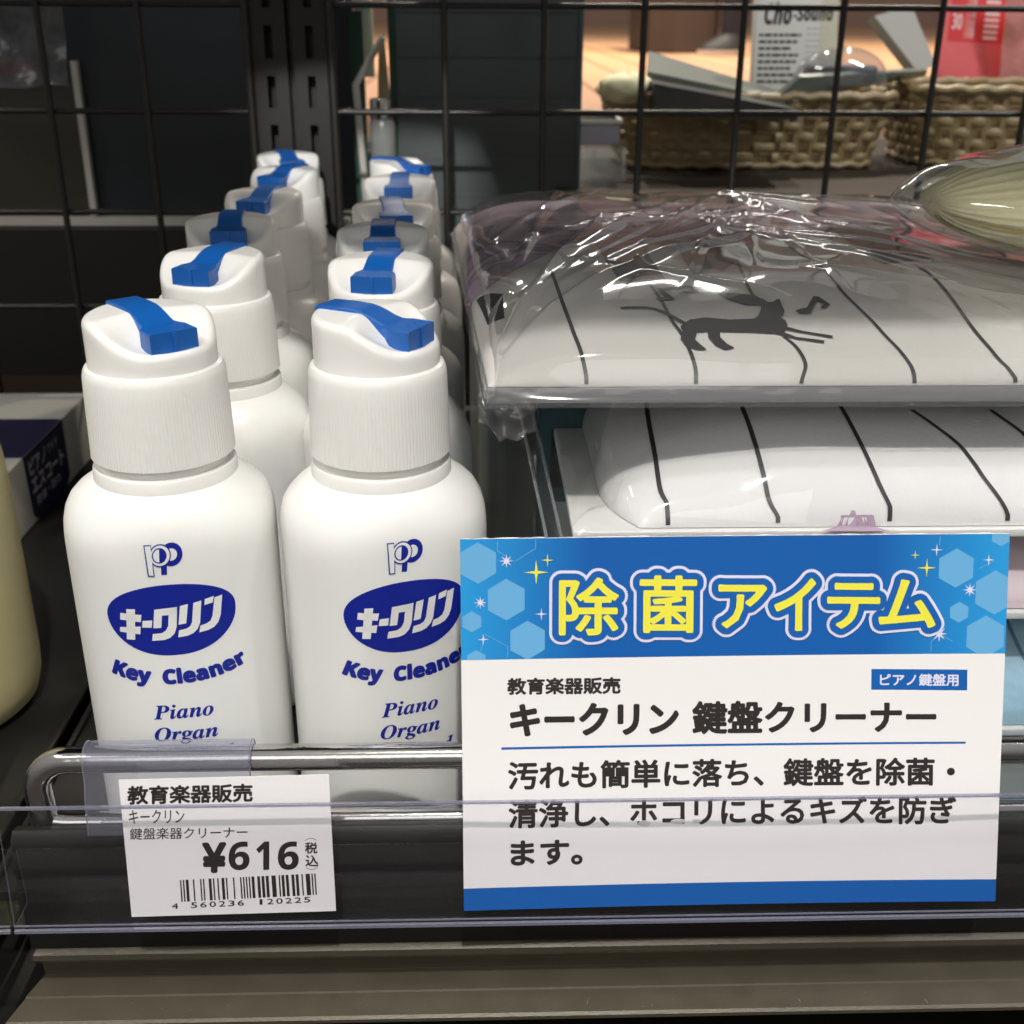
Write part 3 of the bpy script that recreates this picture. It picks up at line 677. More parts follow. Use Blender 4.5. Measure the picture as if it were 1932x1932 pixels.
bx = thing('carton', 'white carton lying flat with a navy band lettered ピアノ エスコート', 'box', (-340, 560, 0))
bm_ = MB().box((0, 0, 0), (94, 148, 40), 1.2); bm_.build('carton_body', 'boxw', bx, True)
mb = MB()
def wrap(s, y, l=0):      # s runs over the top (negative) and down the right face (positive)
    return Vector((94+s, y, 40.12+l)) if s < 0 else Vector((94.12+l, y, 40-s))
def rr_(x0, y0, x1, y1, r):
    pts = []
    for cx_, cy_, a in ((x1-r, y1-r, 0), (x0+r, y1-r, 90), (x0+r, y0+r, 180), (x1-r, y0+r, 270)):
        pts += [(cx_+r*math.cos(R(a+q)), cy_+r*math.sin(R(a+q))) for q in (0, 30, 60, 90)]
    return pts
MB().add([wrap(s, y) for s, y in ((-94, 32), (-.2, 32), (-.2, 97), (-94, 97))], [(0, 1, 2, 3)]).build('navy_band_top', 'boxn', bx)
MB().add([wrap(s, y) for s, y in [(0.2, 32), (34, 34), (38, 38), (39.8, 44), (39.8, 86), (38, 91), (34, 96), (.2, 97)]], [tuple(range(8))]).build('navy_band_side', 'boxn', bx)
def sidef(x, y, l=0): return Vector((94.2+l, x, y))
lay('carton_lettering', [fat(fit('ピアノ', 38, 27, 64, 36), .35), fat(fit('ワイド', 68, 29, 84, 34.5), .1), fat(fit('エスコート', 38, 16, 90, 25), .5), fat(fit('防音・防カ', 42, 8, 80, 13.5), .15)], sidef, 'grey', bx)

# ================================================================== BAGGED CLOTH GOODS ON THE RIGHT
def sup(t, n): return max(0., 1-abs(t)**n)**(1/n)
def gq(t): t = max(0., min(1., t)); return math.sqrt(1-(1-t)**2)
def pillow(x0, x1, y0, y1, zb, H, rx_=40., ry_=40., amp=1.0, seed=0):
    def hf(x, y):
        xa = x0(y) if callable(x0) else x0
        h = H*gq(min(x-xa, x1-x)/rx_)*gq(min((y-y0)/ry_, (y1-y)/28))
        if h > 0: h += amp*noise.noise(Vector((x*.02+seed, y*.02, seed)))*3*min(1, h/10)
        return zb+max(0, h)
    return hf
def onsurf(hf, px, py):
    """where the sight line through a point of the straight crop meets the cloth"""
    r = fw+RT*((828.6+.571*px-966)/FPX)-UP*((315.7+.571*py-966)/FPX); r = r/r.y
    y = 318.0
    while y < 640:
        p = Vector((0, 0, CH))+r*y
        if p.z <= hf(p.x, p.y)+.3: return (p.x, p.y)
        y += .4
    return (p.x, 600)
def hf_mesh(hf, x0, x1, y0, y1, nx, ny, dz=0):
    # denser towards the rims so that the rounded flank is well resolved
    e = lambda t: .5-.5*math.cos(math.pi*t)
    X0 = x0 if callable(x0) else (lambda y: x0)
    def f(a, b_):
        y = y0+(y1-y0)*e(b_); xa = X0(y); x = xa+(x1-xa)*e(a); return (x, y, hf(x, y)+dz)
    return MB().grid(f, nx, ny)
def strokes(name, lines, hf, wd, parent, m_='gline', lift=.3, yend=None):
    """pen lines following the cloth, carried down its rounded front"""
    V = []; F = []
    for l_ in lines:
        P_ = smoothline(l_, 10)
        if yend and P_[-1][1] < yend+16:
            xe, ye = P_[-1]; P_ += [(xe, yend+(ye-yend)*(1-q/16)**2.2) for q in range(1, 17)]
        P_ = [P_[0]]+[b_ for a_, b_ in zip(P_, P_[1:]) if abs(b_[1]-a_[1])+abs(b_[0]-a_[0]) > .002]
        b0 = len(V)
        for k, (x, y) in enumerate(P_):
            nn = Vector((-(hf(x+.3, y)-hf(x-.3, y))/.6, -(hf(x, y+.15)-hf(x, y-.15))/.3, 1)).normalized()
            for sg in (-1, 1):
                xx = x+sg*wd/2; V.append(Vector((xx, y, hf(xx, y)))+nn*lift)
            if k: F.append((b0+2*k-2, b0+2*k-1, b0+2*k+1, b0+2*k))
    link(name, V, F, m_, parent)
def crease(x, y, L):
    s = 0
    for (ax, ay, bx_, by_, a, wd) in L:
        A = Vector((ax, ay)); B_ = Vector((bx_, by_)); P_ = Vector((x, y)); d = B_-A; t = max(0, min(1, (P_-A).dot(d)/d.length_squared))
        q = (P_-(A+d*t)).length/wd; s += a*math.exp(-q*q)*(math.sin(math.pi*min(1, max(.02, t)))**.5)
    return s
# --- top bag
b1 = thing('bagged_cushion_cover', 'white cloth with black lines and a leaping cat in clear film, topmost bag', 'bagged cloth', (0, 0, 0), 0, 'bagged printed cloths in a stack')
xl1 = lambda y: 3-(y-332)*.055
hf1 = pillow(xl1, 236, 331.5, 600, 160.5, 17, 34, 82, .9, 3.1)
MB().prism([(3, 331), (238, 331), (238, 602), (-12, 602)], 'z', 155.6, 160.2).build('backing_board', mat('board_grey', (.26, .27, .29), .35), b1, True)
cl = hf_mesh(hf1, xl1, 236, 331.5, 600, 110, 120).build('folded_cloth', 'cloth_top', b1, True, 80)
# lavender marbled print on the rear part of the cloth
mb = MB()
def mrb(x, y, l=0): return Vector((x, y, hf1(x, y)+.2))
edge = smoothline([onsurf(hf1, *p) for p in ((88, 455), (150, 410), (250, 340), (360, 285), (470, 262), (620, 262), (760, 245), (960, 262), (1110, 240), (1300, 215), (1500, 205), (1700, 240))], 6)
gr = [([edge[i], edge[i+1], (edge[i+1][0], 594), (edge[i][0], 594)], [(0, 1, 2, 3)]) for i in range(len(edge)-1)]
lay('marbled_print', gr, mrb, 'marble', b1, 5)
L1 = [[(370, 345), (405, 440), (440, 535), (465, 600), (478, 650), (486, 700)], [(700, 390), (760, 490), (800, 550), (825, 600), (845, 660), (848, 712)],
      [(985, 310), (1010, 370), (1040, 430)], [(1140, 560), (1175, 590), (1200, 625), (1210, 660), (1195, 720)], [(1120, 240), (1250, 320), (1350, 430), (1450, 530), (1520, 605), (1558, 655), (1568, 690)],
      [(1570, 320), (1650, 380), (1740, 500), (1830, 610), (1880, 665), (1902, 700)]]
ls = [[onsurf(hf1, *p) for p in l_] for l_ in L1]
strokes('piano_lines', ls, hf1, 1.25, b1, yend=331.6)
keys = [[(525, 265), (680, 272), (755, 380), (595, 378)], [(770, 250), (920, 252), (1000, 300), (930, 345), (840, 350)], [(1290, 200), (1480, 190), (1640, 300), (1470, 320)], [(122, 440), (210, 420), (215, 500), (160, 522)]]
def cr2(px, py): return onsurf(hf1, px, py)
for q in keys: lay('black_key_print', [poly([cr2(*p) for p in q])], lambda x, y, l=0: Vector((x, y, hf1(x, y)+.35)), 'gline', b1, 5)
cat = [[(800, 530), (830, 508), (880, 500), (960, 508), (1040, 505), (1075, 488), (1110, 490), (1140, 508), (1148, 525), (1140, 545), (1100, 552), (1040, 548), (960, 545), (900, 542), (850, 548), (812, 560)],
       [(812, 535), (850, 545), (842, 572), (862, 592), (880, 604), (850, 606), (815, 590), (800, 570)], [(890, 540), (925, 542), (925, 565), (950, 588), (972, 600), (945, 604), (915, 592), (893, 565)],
       [(1040, 512), (1058, 492), (1066, 470), (1064, 436), (1084, 448), (1104, 448), (1122, 438), (1130, 462), (1138, 478), (1132, 494), (1112, 504), (1120, 515), (1080, 530)],
       [(912, 416), (985, 420), (1042, 426), (1058, 436), (1058, 456), (1010, 455), (965, 440)]]
cat_s = [ribbon(smoothline([cr2(*p) for p in [(600, 468), (640, 465), (700, 468), (750, 484), (800, 512), (830, 525)]], 8), 1.7),
         ribbon([cr2(1130, 532), cr2(1200, 548), cr2(1300, 563)], [2.2, 1.1, 1.3]), ribbon([cr2(1110, 545), cr2(1180, 568), cr2(1272, 580)], [2.2, 1.1, 1.3])]
notes = [ribbon([cr2(1185, 482), cr2(1210, 478), cr2(1222, 470)], [2.0, 3.6, 1.4]), ribbon([cr2(1222, 472), cr2(1245, 430)], 1.2), ribbon([cr2(1245, 430), cr2(1262, 445), cr2(1282, 455), cr2(1266, 468)], [1.0, 1.8, 1.2, .8]),
         ribbon([cr2(722, 440), cr2(745, 436), cr2(768, 436)], [1.2, 2.6, 1.4]), ribbon([cr2(768, 436), cr2(725, 404), cr2(825, 396), cr2(850, 412)], 1.4), ribbon([cr2(812, 416), cr2(850, 412)], 2.4)]
lay('cat_print', [fat(poly([cr2(*p) for p in q]), .3, 8) for q in cat]+cat_s, lambda x, y, l=0: Vector((x, y, hf1(x, y)+.55)), 'gline', b1, 4)
lay('note_print', [fat(q, .35, 6) for q in notes], lambda x, y, l=0: Vector((x, y, hf1(x, y)+.6)), 'gline', b1, 4)
# film over it: tented, creased from the corners
CR = [(2, 330, 110, 470, 5, 5), (2, 330, 60, 520, 4, 4), (0, 335, 40, 590, 3.5, 5), (238, 330, 150, 420, 5, 5), (238, 330, 110, 395, 3, 4), (100, 560, 20, 400, 4, 6), (115, 570, 60, 430, 3.5, 4),
      (120, 575, 140, 470, 4, 5), (110, 580, 190, 500, 3, 6), (60, 590, 5, 480, 3, 5), (150, 560, 236, 520, 3, 4), (30, 420, 100, 360, 2.2, 3), (130, 430, 200, 350, 3, 3.5)]
CR = [(a_, b_, c_, d_, h_*.55, w_*.5) for a_, b_, c_, d_, h_, w_ in CR]+[(random.uniform(85, 135), random.uniform(500, 540), random.uniform(0, 236), random.uniform(340, 480), random.uniform(.5, 1.5), random.uniform(1.0, 2.4)) for _ in range(16)]
def f1(x, y):
    xw = x-4+(y-331)*.055
    base = 160.5+17.5*gq(min(xw, 246-x)/46)*gq(min((y-325)/70, (606-y)/28))+4*gq(min(xw, 246-x)/110)*gq(min(y-326, 606-y)/120)
    t = max(0, min((xw+2)/5, (y-323)/8, (610-y)/12, 1))
    n_ = noise.noise(Vector((x*.018, y*.014, 4.4)))*3+noise.noise(Vector((x*.05, y*.035, 9)))*.9
    return 157+(max(base+1.2+crease(x, y, CR)+n_, hf1(x, y)+.9)-157)*t
MB().grid(lambda a, b_: (1-290*b_*.055+(245+290*b_*.055)*a, 322+290*b_, f1(1-290*b_*.055+(245+290*b_*.055)*a, 322+290*b_)), 240, 250).build('film', 'film', b1, True, 180)
mb = MB()      # crumpled film corner hanging at the front left
def flap(a, b_):
    x = 0+17*a; y = 330-3*b_+2.2*noise.noise(Vector((a*4, b_*3, 2)))
    z = 160-b_*(9+6*math.sin(a*2.6)+3*noise.noise(Vector((a*4, b_*3, 7))))+.8*noise.noise(Vector((a*6, b_*6, 3)))
    return (x+1.5*noise.noise(Vector((a*3, b_*4, 5))), y, z)
mb.grid(flap, 34, 26); mb.build('film_corner', 'film', b1, True, 180)
MB().grid(lambda a, b_: (2+239*a, 329.6-.8*math.sin(b_*3.1)+.5*noise.noise(Vector((a*30, b_*3, 0))), 155.2+6.2*b_), 160, 8).build('film_front', 'film', b1, True, 180)
# --- second bag
b2 = thing('bagged_cushion_cover', 'bulging white cloth with black lines in clear film, second bag from the top', 'bagged cloth', (0, 0, 0), 0, 'bagged printed cloths in a stack')
xl2 = lambda y: 40+10*max(0, 1-(y-326)/30)**2
hf2b = pillow(xl2, 250, 326, 590, 116.5, 36.5, 80, 76, 1.3, 8.3)
MB().box((29, 324, 113.4), (252, 592, 116.2), .5).build('backing_board', mat('board_white', (.74, .74, .72), .45), b2, True)
hf_mesh(hf2b, xl2, 250, 326, 590, 110, 120).build('folded_cloth', 'cloth', b2, True, 80)
L2 = [[(684, 775), (690, 820), (700, 880), (715, 960), (730, 1060), (752, 1110)], [(1000, 790), (1040, 900), (1070, 1010), (1090, 1100), (1118, 1170)], [(1325, 790), (1400, 930), (1450, 1040), (1488, 1130)],
      [(1560, 800), (1620, 840), (1710, 910), (1760, 970), (1800, 1030), (1850, 1100), (1878, 1150)], [(1820, 800), (1860, 830), (1930, 880), (2000, 960), (2060, 1100)]]
ls = [[onsurf(hf2b, *p) for p in l_] for l_ in L2]
strokes('piano_lines', ls, hf2b, 1.45, b2, yend=326.1)
lay('purple_print', [poly([onsurf(hf2b, *p) for p in smoothline([(1262, 1203), (1315, 1185), (1345, 1158), (1366, 1146), (1392, 1158), (1430, 1183), (1490, 1203)], 4)])], lambda x, y, l=0: Vector((x, y, hf2b(x, y)+.3)), mat('print_purple', (.40, .30, .40), .8), b2, 2)
CR2 = [(26, 322, 90, 370, 4, 3), (26, 322, 60, 420, 4, 4), (100, 322, 140, 400, 2.5, 3), (200, 322, 160, 400, 3, 3)]
def f2(x, y):
    t = max(0, min((x-24)/10, (y-320)/6, (596-y)/10, 1))
    n_ = noise.noise(Vector((x*.03, y*.02, 14.4)))*1.6+noise.noise(Vector((x*.08, y*.05, 9)))*.5+.8
    return 113.5+(max(hf2b(x, y), 116.5)-113.5+1.2+.5*crease(x, y, CR2)+n_)*t
MB().grid(lambda a, b_: (24+232*a, 320+276*b_, f2(24+232*a, 320+276*b_)), 150, 170).build('film', 'film2', b2, True, 180)
# --- lower bags, seen only right of the card
def lowbag(z0, z1, m_, x0, label, lines=True, mpr='gline'):
    t = thing('bagged_cushion_cover', label, 'bagged cloth', (0, 0, 0), 0, 'bagged printed cloths in a stack')
    MB().box((x0, 326, z0), (254, 592, z0+2.6), .4).build('backing_board', mat('board_plain', (.6, .6, .6), .5), t, True)
    hf = pillow(x0+6, 252, 328, 590, z0+3, z1-z0-5, 34, 50, .8, z0)
    hf_mesh(hf, x0+6, 252, 328, 590, 60, 60).build('folded_cloth', m_, t, True, 80)
    if lines: strokes('piano_lines', [[(x, 420), (x+4, 350), (x+9, 334)] for x in range(int(x0)+20, 240, 32)], hf, 1.4, t, mpr, yend=328.1)
    MB().grid(lambda a, b_: (x0-3+258*a*.99, 322+272*b_, max(hf(x0-3+256*a, 322+272*b_), z0+3)+1.4+abs(noise.noise(Vector((a*9, b_*12, z0))))*3), 90, 90).build('film', 'film2', t, True, 180)
lowbag(83, 112, 'rosecloth', 30, 'pale pink cloth in clear film, third bag from the top, right of the card')
lowbag(38, 81, 'bluecloth', 30, 'light blue printed cloth in clear film, fourth from the top of the stack', mpr=mat('print_blue', (.08, .16, .30), .6))
lowbag(1, 36, mat('grey_teal_cloth', (.16, .19, .19), .7), 30, 'grey cloth in clear film at the bottom of the stack behind the rods', False)
# --- clear acrylic divider between bottles and bags
dv = thing('acrylic_divider', 'thin clear acrylic divider between the pump bottles and the bagged cloths', 'divider', (16, 322, 0))
ed_m = film('acrylic_edge', (.6, .64, .64), .6, .1, .16, .08)
def dsh(mb): mb.v = [Vector((v.x-(v.y-322)*.105, v.y, v.z)) for v in mb.v]; return mb
rel(dv, dsh(MB().prism([(318, 0), (322, 114), (420, 148), (560, 148), (560, 0)], 'x', 21, 25.5))).build('panel', 'acryl', dv)
for xx in (21, 25.5): rel(dv, dsh(MB().tube([(xx, 317.8, .8), (xx, 321.4, 114.2), (xx, 420, 148.6)], .55, 6))).build('polished_edge', ed_m, dv)
# teal packet in the shade behind the divider
tp = thing('teal_packet', 'dark teal packet standing in shade behind the acrylic divider', 'packet', (26, 420, 0))
MB().box((-3, 0, 0), (30, 12, 136), 2).build('packet_body', mat('teal_dark', (.03, .09, .11), .4), tp, True)
MB().box((2, -.5, 92), (22, -.2, 116)).build('packet_print', 'ink', tp)
# --- cream ribbed pouch at upper right
kp = thing('ribbed_pouch', 'cream knitted pouch with ribs in a pointed clear bag on the top cloth', 'bagged cloth', (244, 404, 204))
def pouch(a, b_, rib=1, k=1.0, tip=0):
    th = 2*math.pi*a; ph = math.pi*b_
    r = math.sin(ph)**.8; x = -88*math.cos(ph)*k
    y = 52*r*math.cos(th)*k; z = 19.5*r*math.sin(th)*k
    if rib: d = .55*abs(math.sin(th*15+x*.05))+1.2*noise.noise(Vector((x*.03, math.cos(th), math.sin(th)))); y -= d*math.cos(th); z -= d*math.sin(th)
    if tip: x -= 7*max(0, math.cos(ph))**10
    if not rib: q = 1.5*noise.noise(Vector((x*.08, y*.08, z*.1))); z += q; y += q
    return (x, y, z)
MB().grid(lambda a, b_: pouch(a, .0004+.9992*b_), 220, 90).build('knit_body', 'knit', kp, True, 180)
MB().grid(lambda a, b_: tuple(Vector(pouch(.66+.035*a, .05+.9*b_))*1.012), 6, 60).build('olive_stripe', 'knitd', kp, True, 180)
MB().grid(lambda a, b_: tuple(Vector(pouch(.55+.02*a, .05+.9*b_))*1.012), 6, 60).build('olive_stripe', 'knitd', kp, True, 180)
MB().grid(lambda a, b_: pouch(a, .0004+.9992*b_, 0, 1.05, 1), 90, 60).build('film', 'film', kp, True, 180)

# ================================================================== MESH PANELS AND UPRIGHTS
MY = 785; MS = 785/735
def zs_(z): return CH+(z-CH)*MS
def mesh_panel(xs, x0, x1, label):
    t = thing('wire_mesh_panel', label, 'mesh panel', (x0, MY, 0), 0, 'black wire mesh panels at the back of the shelf')
    zz_ = [zs_(206.5+59*k) for k in range(-3, 4)]; xs = [x*MS for x in xs]; x0 *= MS; x1 *= MS
    first = rel(t, MB().tube([(xs[0], MY-2, 10), (xs[0], MY-2, 420)], 2.15, 10)).build('wire', 'wire', t, True, 60)
    for x in xs[1:]:
        c = first.copy(); COL.objects.link(c); c.parent = t; c.location.x = (x-xs[0])*U
    f2_ = rel(t, MB().tube([(x0, MY+1.6, zz_[0]), (x1, MY+1.6, zz_[0])], 1.9, 10)).build('wire', 'wire', t, True, 60)
    for z in zz_[1:]:
        c = f2_.copy(); COL.objects.link(c); c.parent = t; c.location.z = (z-zz_[0])*U
    rel(t, MB().tube([(x0, MY, 8), (x0, MY, 422)], 2.6, 10)).build('frame_bar', 'wire', t, True, 60)
    rel(t, MB().tube([(x1, MY, 8), (x1, MY, 422)], 2.6, 10)).build('frame_bar', 'wire', t, True, 60)
mesh_panel([-311, -252.4, -195.1], -420, -134, 'black wire mesh panel left of the slotted uprights')
mesh_panel([-18.3+58.55*k for k in range(8)], -85, 420, 'black wire mesh panel right of the slotted uprights, behind the bags')
def upright(x0, x1, label):
    x0 *= MS; x1 *= MS
    t = thing('slotted_upright', label, 'upright', (x0, 792, 0), 0, 'slotted steel uprights between the mesh panels')
    mid = (x0+x1)/2; sw = 2.5; per = 27.7*MS; s0 = 10.0
    mb = MB().box((x0, 788, 0), (mid-sw, 790, 460)).box((mid+sw, 788, 0), (x1, 790, 460))
    z = 0; k = 0; zc = zs_(208.5)-per*7
    while zc < 460:
        mb.box((mid-sw, 788, max(0, z)), (mid+sw, 790, zc)); z = zc+18*MS; zc += per
    rel(t, mb).build('slotted_face', 'post', t)
    rel(t, MB().box((x0, 790, 0), (x0+1.5, 810, 460)).box((x1-1.5, 790, 0), (x1, 810, 460)).box((x0+1.5, 807, 0), (x1-1.5, 809, 460)).box((x1+.1, 800, 0), (x1+4.0, 802, 460))).build('channel_and_gap_filler', 'wire', t)  # last box: dark filler added so the gap between uprights stays dark
upright(-132, -111.5, 'left of the two dark slotted steel uprights')
upright(-107.5, -88, 'right of the two dark slotted steel uprights')

# ================================================================== BACKGROUND
tag(MB().box((-2500, 2100, 60), (9000, 14000, 96)).build('wood_floor', 'wood'), kind='structure')
tag(MB().box((-3000, 14000, -500), (9500, 14100, 4500)).build('far_wall', mat('wall_beige', (.46, .32, .26), .8)), kind='structure')
tag(MB().box((-1500, 762, -1200), (2200, 14000, -1150)).build('aisle_floor', mat('floor_dark', (.06, .05, .045), .4)), kind='structure')
tag(MB().box((60, 815, 124), (900, 1260, 140)).build('rear_shelf_deck', 'cab'), kind='structure')
tag(MB().box((-700, 1300, -1100), (900, 1320, 122)).build('rear_shelf_back', 'cab'), kind='structure')
# slate display board
db = thing('display_board', 'dark slate display board standing behind the right mesh panel', 'board', (-60, 900, 100))
a = at(757, 380, 900); b_ = at(1092, 380, 900)
rel(db, MB().box((a.x, 900, 60), (b_.x-3, 906, 520))).build('board_face', 'board', db)
rel(db, MB().box((b_.x-3, 899, 60), (b_.x, 907, 520))).build('board_edge', mat('teal_edge', (.04, .08, .085), .4), db)
for zz0 in (134, 160, 205, 232, 262): rel(db, MB().box((a.x+3, 899.3, zz0), (b_.x-4, 899.9, zz0+1.6))).build('groove', mat('groove_grey', (.06, .068, .07), .5), db)
gb = thing('green_card', 'narrow dark green standing card left of the slate board', 'card', (-70, 905, 80))
a = at(733, 100, 905); rel(gb, MB().box((a.x, 905, 60), (a.x+9, 909, 520))).build('card_panel', 'green', gb)
a = at(660, 300, 930); rel(gb, MB().box((a.x+4, 930, 60), (a.x+14, 934, 262))).build('green_fold', 'green', gb)
be = thing('beige_card', 'tapering beige card leaning behind the mesh', 'card', (-80, 925, 150))
P_ = [at(712, 210, 925), at(739, 210, 925), at(724, 62, 925), at(714, 72, 925)]
rel(be, MB().add(P_+[p+Vector((0, 2, 0)) for p in P_], [(0, 1, 2, 3), (4, 7, 6, 5), (0, 4, 5, 1), (1, 5, 6, 2), (2, 6, 7, 3), (3, 7, 4, 0)])).build('card_sheet', 'beige', be)
ws_ = thing('white_edge_profile', 'thin off-white kinked edge strip seen through the mesh beside the uprights', 'strip', (-95, 940, 60))
pl = [at(700, 470, 920), at(671, 160, 920), at(722, 70, 920)]
rel(ws_, MB().tube([Vector(p) for p in pl], 2.6, 8)).build('edge_strip', 'strip', ws_, True)
pw = thing('white_tube', 'pale green-white tube standing behind the kinked strip', 'tube', (-85, 950, 150))
a = at(690, 100, 960); rel(pw, MB().lathe([(6, 215), (6.5, 216), (6.5, 330), (5, 332)], 24, a.x, 960)).build('tube_body', mat('tube_mint', (.55, .62, .52), .4), pw, True)
a = at(630, 100, 958); b_ = at(668, 100, 958)
pn = thing('blue_grey_panel', 'dark blue-grey panel directly right of the slotted uprights behind the mesh', 'panel', (a.x, 958, 60))
rel(pn, MB().box((a.x-6, 958, 40), (b_.x, 963, 520))).build('panel_face', mat('panel_blue_grey', (.05, .05, .075), .5, var=(2, .3)), pn)
jr = thing('small_jar', 'small grey jar with a shiny lid glimpsed below the beige card', 'jar', (-80, 900, 150))
a = at(722, 250, 890)
rel(jr, MB().lathe([(8, 150), (9.5, 152), (9.5, 186), (8, 190)], 32, a.x, 890)).build('jar_body', mat('jar_grey', (.24, .25, .24), .15), jr, True)
rel(jr, MB().lathe([(8.5, 190.2), (8.8, 191), (8.8, 203), (7.5, 204)], 32, a.x, 890)).build('jar_lid', 'chrome', jr, True)
# left: display case with pale edging, hanging clear bag
dc = thing('display_case', 'dark display case with pale edging strips behind the left mesh', 'cabinet', (-330, 900, 60))
a = at(140, 115, 900); h_ = at(0, 412, 900)
rel(dc, MB().box((-480, 906, 118), (-108, 912, 520))).build('back_panel', mat('panel_ink', (.012, .016, .022), .35, var=(1.5, .5)), dc)
rel(dc, MB().box((a.x-2.2, 897, 119), (a.x+2.2, 903, a.z))).build('upright_edging', 'strip', dc)
rel(dc, MB().box((-480, 890, 113), (-96, 905, 118))).build('base_edging', 'strip', dc)
rel(dc, MB().box((-480, 903.2, 119), (a.x-2.4, 905.6, 212))).build('olive_panel', mat('panel_olive', (.035, .032, .02), .35), dc)
rel(dc, MB().box((-480, 880, 0), (-96, 912, 112))).build('plinth', mat('plinth_dark', (.012, .012, .01), .4), dc)
hb = thing('hanging_bag', 'clear plastic bag with a dark maroon band hanging at the upper left behind the mesh', 'bag', (-330, 860, 200))
def hbag(a, b_): return (-380+95*a+6*b_*a, 870-10*math.sin(math.pi*a)+5*noise.noise(Vector((a*5, b_*4, 1))), 212+85*b_+6*noise.noise(Vector((a*4, 0, 3)))*(1-b_))
rel(hb, MB().grid(hbag, 40, 40)).build('film', film('film_crumpled', (.80, .80, .82), .4, .15, .06, .03, bump=(5, .35, 3)), hb, True, 180)
rel(hb, MB().grid(lambda a, b_: tuple(Vector(hbag(a*.75, .08+.16*b_))+Vector((0, 4, 0))), 20, 6)).build('maroon_band', mat('maroon', (.08, .015, .018), .5), hb, True, 180)
# basket
def basket(cx_, cy_, z0, z1, wb, wt, dep, label):
    t = thing('woven_basket', label, 'basket', (cx_, cy_, z0), 0, 'woven baskets on the rear shelf')
    nst = 44
    def P(k, z, off):
        f_ = (z-z0)/(z1-z0); a_ = wb+(wt-wb)*f_; d_ = dep*(.86+.14*f_); th = 2*math.pi*k/nst; c_, s_ = math.cos(th), math.sin(th); n = 5
        return Vector(((a_+off)*math.copysign(abs(c_)**(2/n), c_), (d_+off)*math.copysign(abs(s_)**(2/n), s_), z-z0))
    def Pp(per, z, off):
        # evenly spaced round the rounded rectangle
        return P(per, z, off)
    # arc-length table
    tab = []; N_ = 720; L_ = 0; prev = P(0, z1, 0)
    for i in range(N_+1):
        p = P(i*nst/N_, z1, 0); L_ += (p-prev).length; tab.append(L_); prev = p
    def q(s):
        s = (s % 1)*L_
        import bisect
        i = min(N_, bisect.bisect_left(tab, s)); return i*nst/N_
    rows = 6; hgt = (z1-z0-8)/rows
    for r in range(rows):
        zc = z0+4+hgt*(r+.5); rings = []
        for i in range(nst*4):
            s = i/(nst*4); k = q(s); w_ = math.cos(math.pi*(i/4)+math.pi*(r % 2))
            off = 1.9*w_
            rings.append([P(k, zc-hgt*.46, off-.9), P(k, zc-hgt*.3, off+.7), P(k, zc+hgt*.3, off+.7), P(k, zc+hgt*.46, off-.9)])
        MB().loft(rings, closed=True).build('weaver_strand', 'rattan', t, True, 60)
    for i in range(nst):
        k = q((i+.5)/nst); k2 = q((i+.74)/nst); k1 = q((i+.26)/nst)
        mb = MB(); rings = []
        for zc in (z0+2, z1-3):
            rings.append([P(k1, zc, -.9), P(k1, zc, .9), P(k2, zc, .9), P(k2, zc, -.9)])
        MB().loft(rings).build('stake', 'rattan', t)
    for zc, r_ in ((z1-1, 3.6), (z0+3, 2.8)):
        MB().tube([P(q(i/120), zc, 1.0)+Vector((0, 0, 1.0*math.sin(i*1.6))) for i in range(120)], r_, 8, closed=True).build('rim', 'rattan', t, True)
    mb = MB(); mb.add([P(i*nst/60, z0+1.5, -1) for i in range(60)], [tuple(range(60))]); mb.build('basket_floor', 'rattan', t)
    return t
basket(232, 1062, 141, 200, 106, 122, 62, 'tan woven basket of packets behind the mesh, standing on the rear shelf')
basket(480, 1080, 141, 205, 96, 112, 66, 'darker woven basket at the right edge behind the mesh, partly hidden by the pouch')
# basket contents
def plate(name, label, cat, pts, th, m_, parent=None, part='sheet'):
    """flat item given by four corners in space, with thickness"""
    P_ = [Vector(p) for p in pts]; n = (P_[1]-P_[0]).cross(P_[3]-P_[0]).normalized()
    t = parent or thing(name, label, cat, P_[0])
    mb = MB().add(P_+[p+n*th for p in P_], [(0, 1, 2, 3), (4, 7, 6, 5), (0, 4, 5, 1), (1, 5, 6, 2), (2, 6, 7, 3), (3, 7, 4, 0)])
    rel(t, mb).build(part, m_, t); return t
t = plate('flat_packet', 'grey-green flat packet slanting down into the basket from the left', 'packet', [at(1222, 135, 1004), at(1482, 188, 996), at(1470, 172, 1090), at(1225, 96, 1110)], -5, 'silver')
t = plate('flat_packet', 'dark glossy packet under the grey-green one in the basket', 'packet', [at(1224, 148, 1002), at(1480, 196, 994), at(1480, 214, 994), at(1226, 206, 1002)], -60, 'darkp')
t = plate('blister_pack', 'clear domed blister pack on a tilted card at the right of the basket', 'packet', [at(1448, 190, 1000), at(1505, 140, 1000), at(1745, 128, 1040), at(1740, 140, 1080)], -4, 'silver', part='backing_card')
a = at(1585, 158, 1030)
mb = MB().grid(lambda u_, v_: (a.x+39*math.sin(math.pi*v_*.5)*math.cos(2*math.pi*u_), a.y+24*math.sin(math.pi*v_*.5)*math.sin(2*math.pi*u_), a.z+29*math.cos(math.pi*v_*.5)**.8), 40, 16)
rel(t, mb).build('dome', film('dome_clear', (.75, .76, .78), .9, .05, .06, .05), t, True, 180)
rel(t, MB().box((a.x-30, a.y-12, a.z+1), (a.x+28, a.y+12, a.z+15), 4)).build('dome_content', mat('charcoal', (.03, .028, .03), .4), t, True)
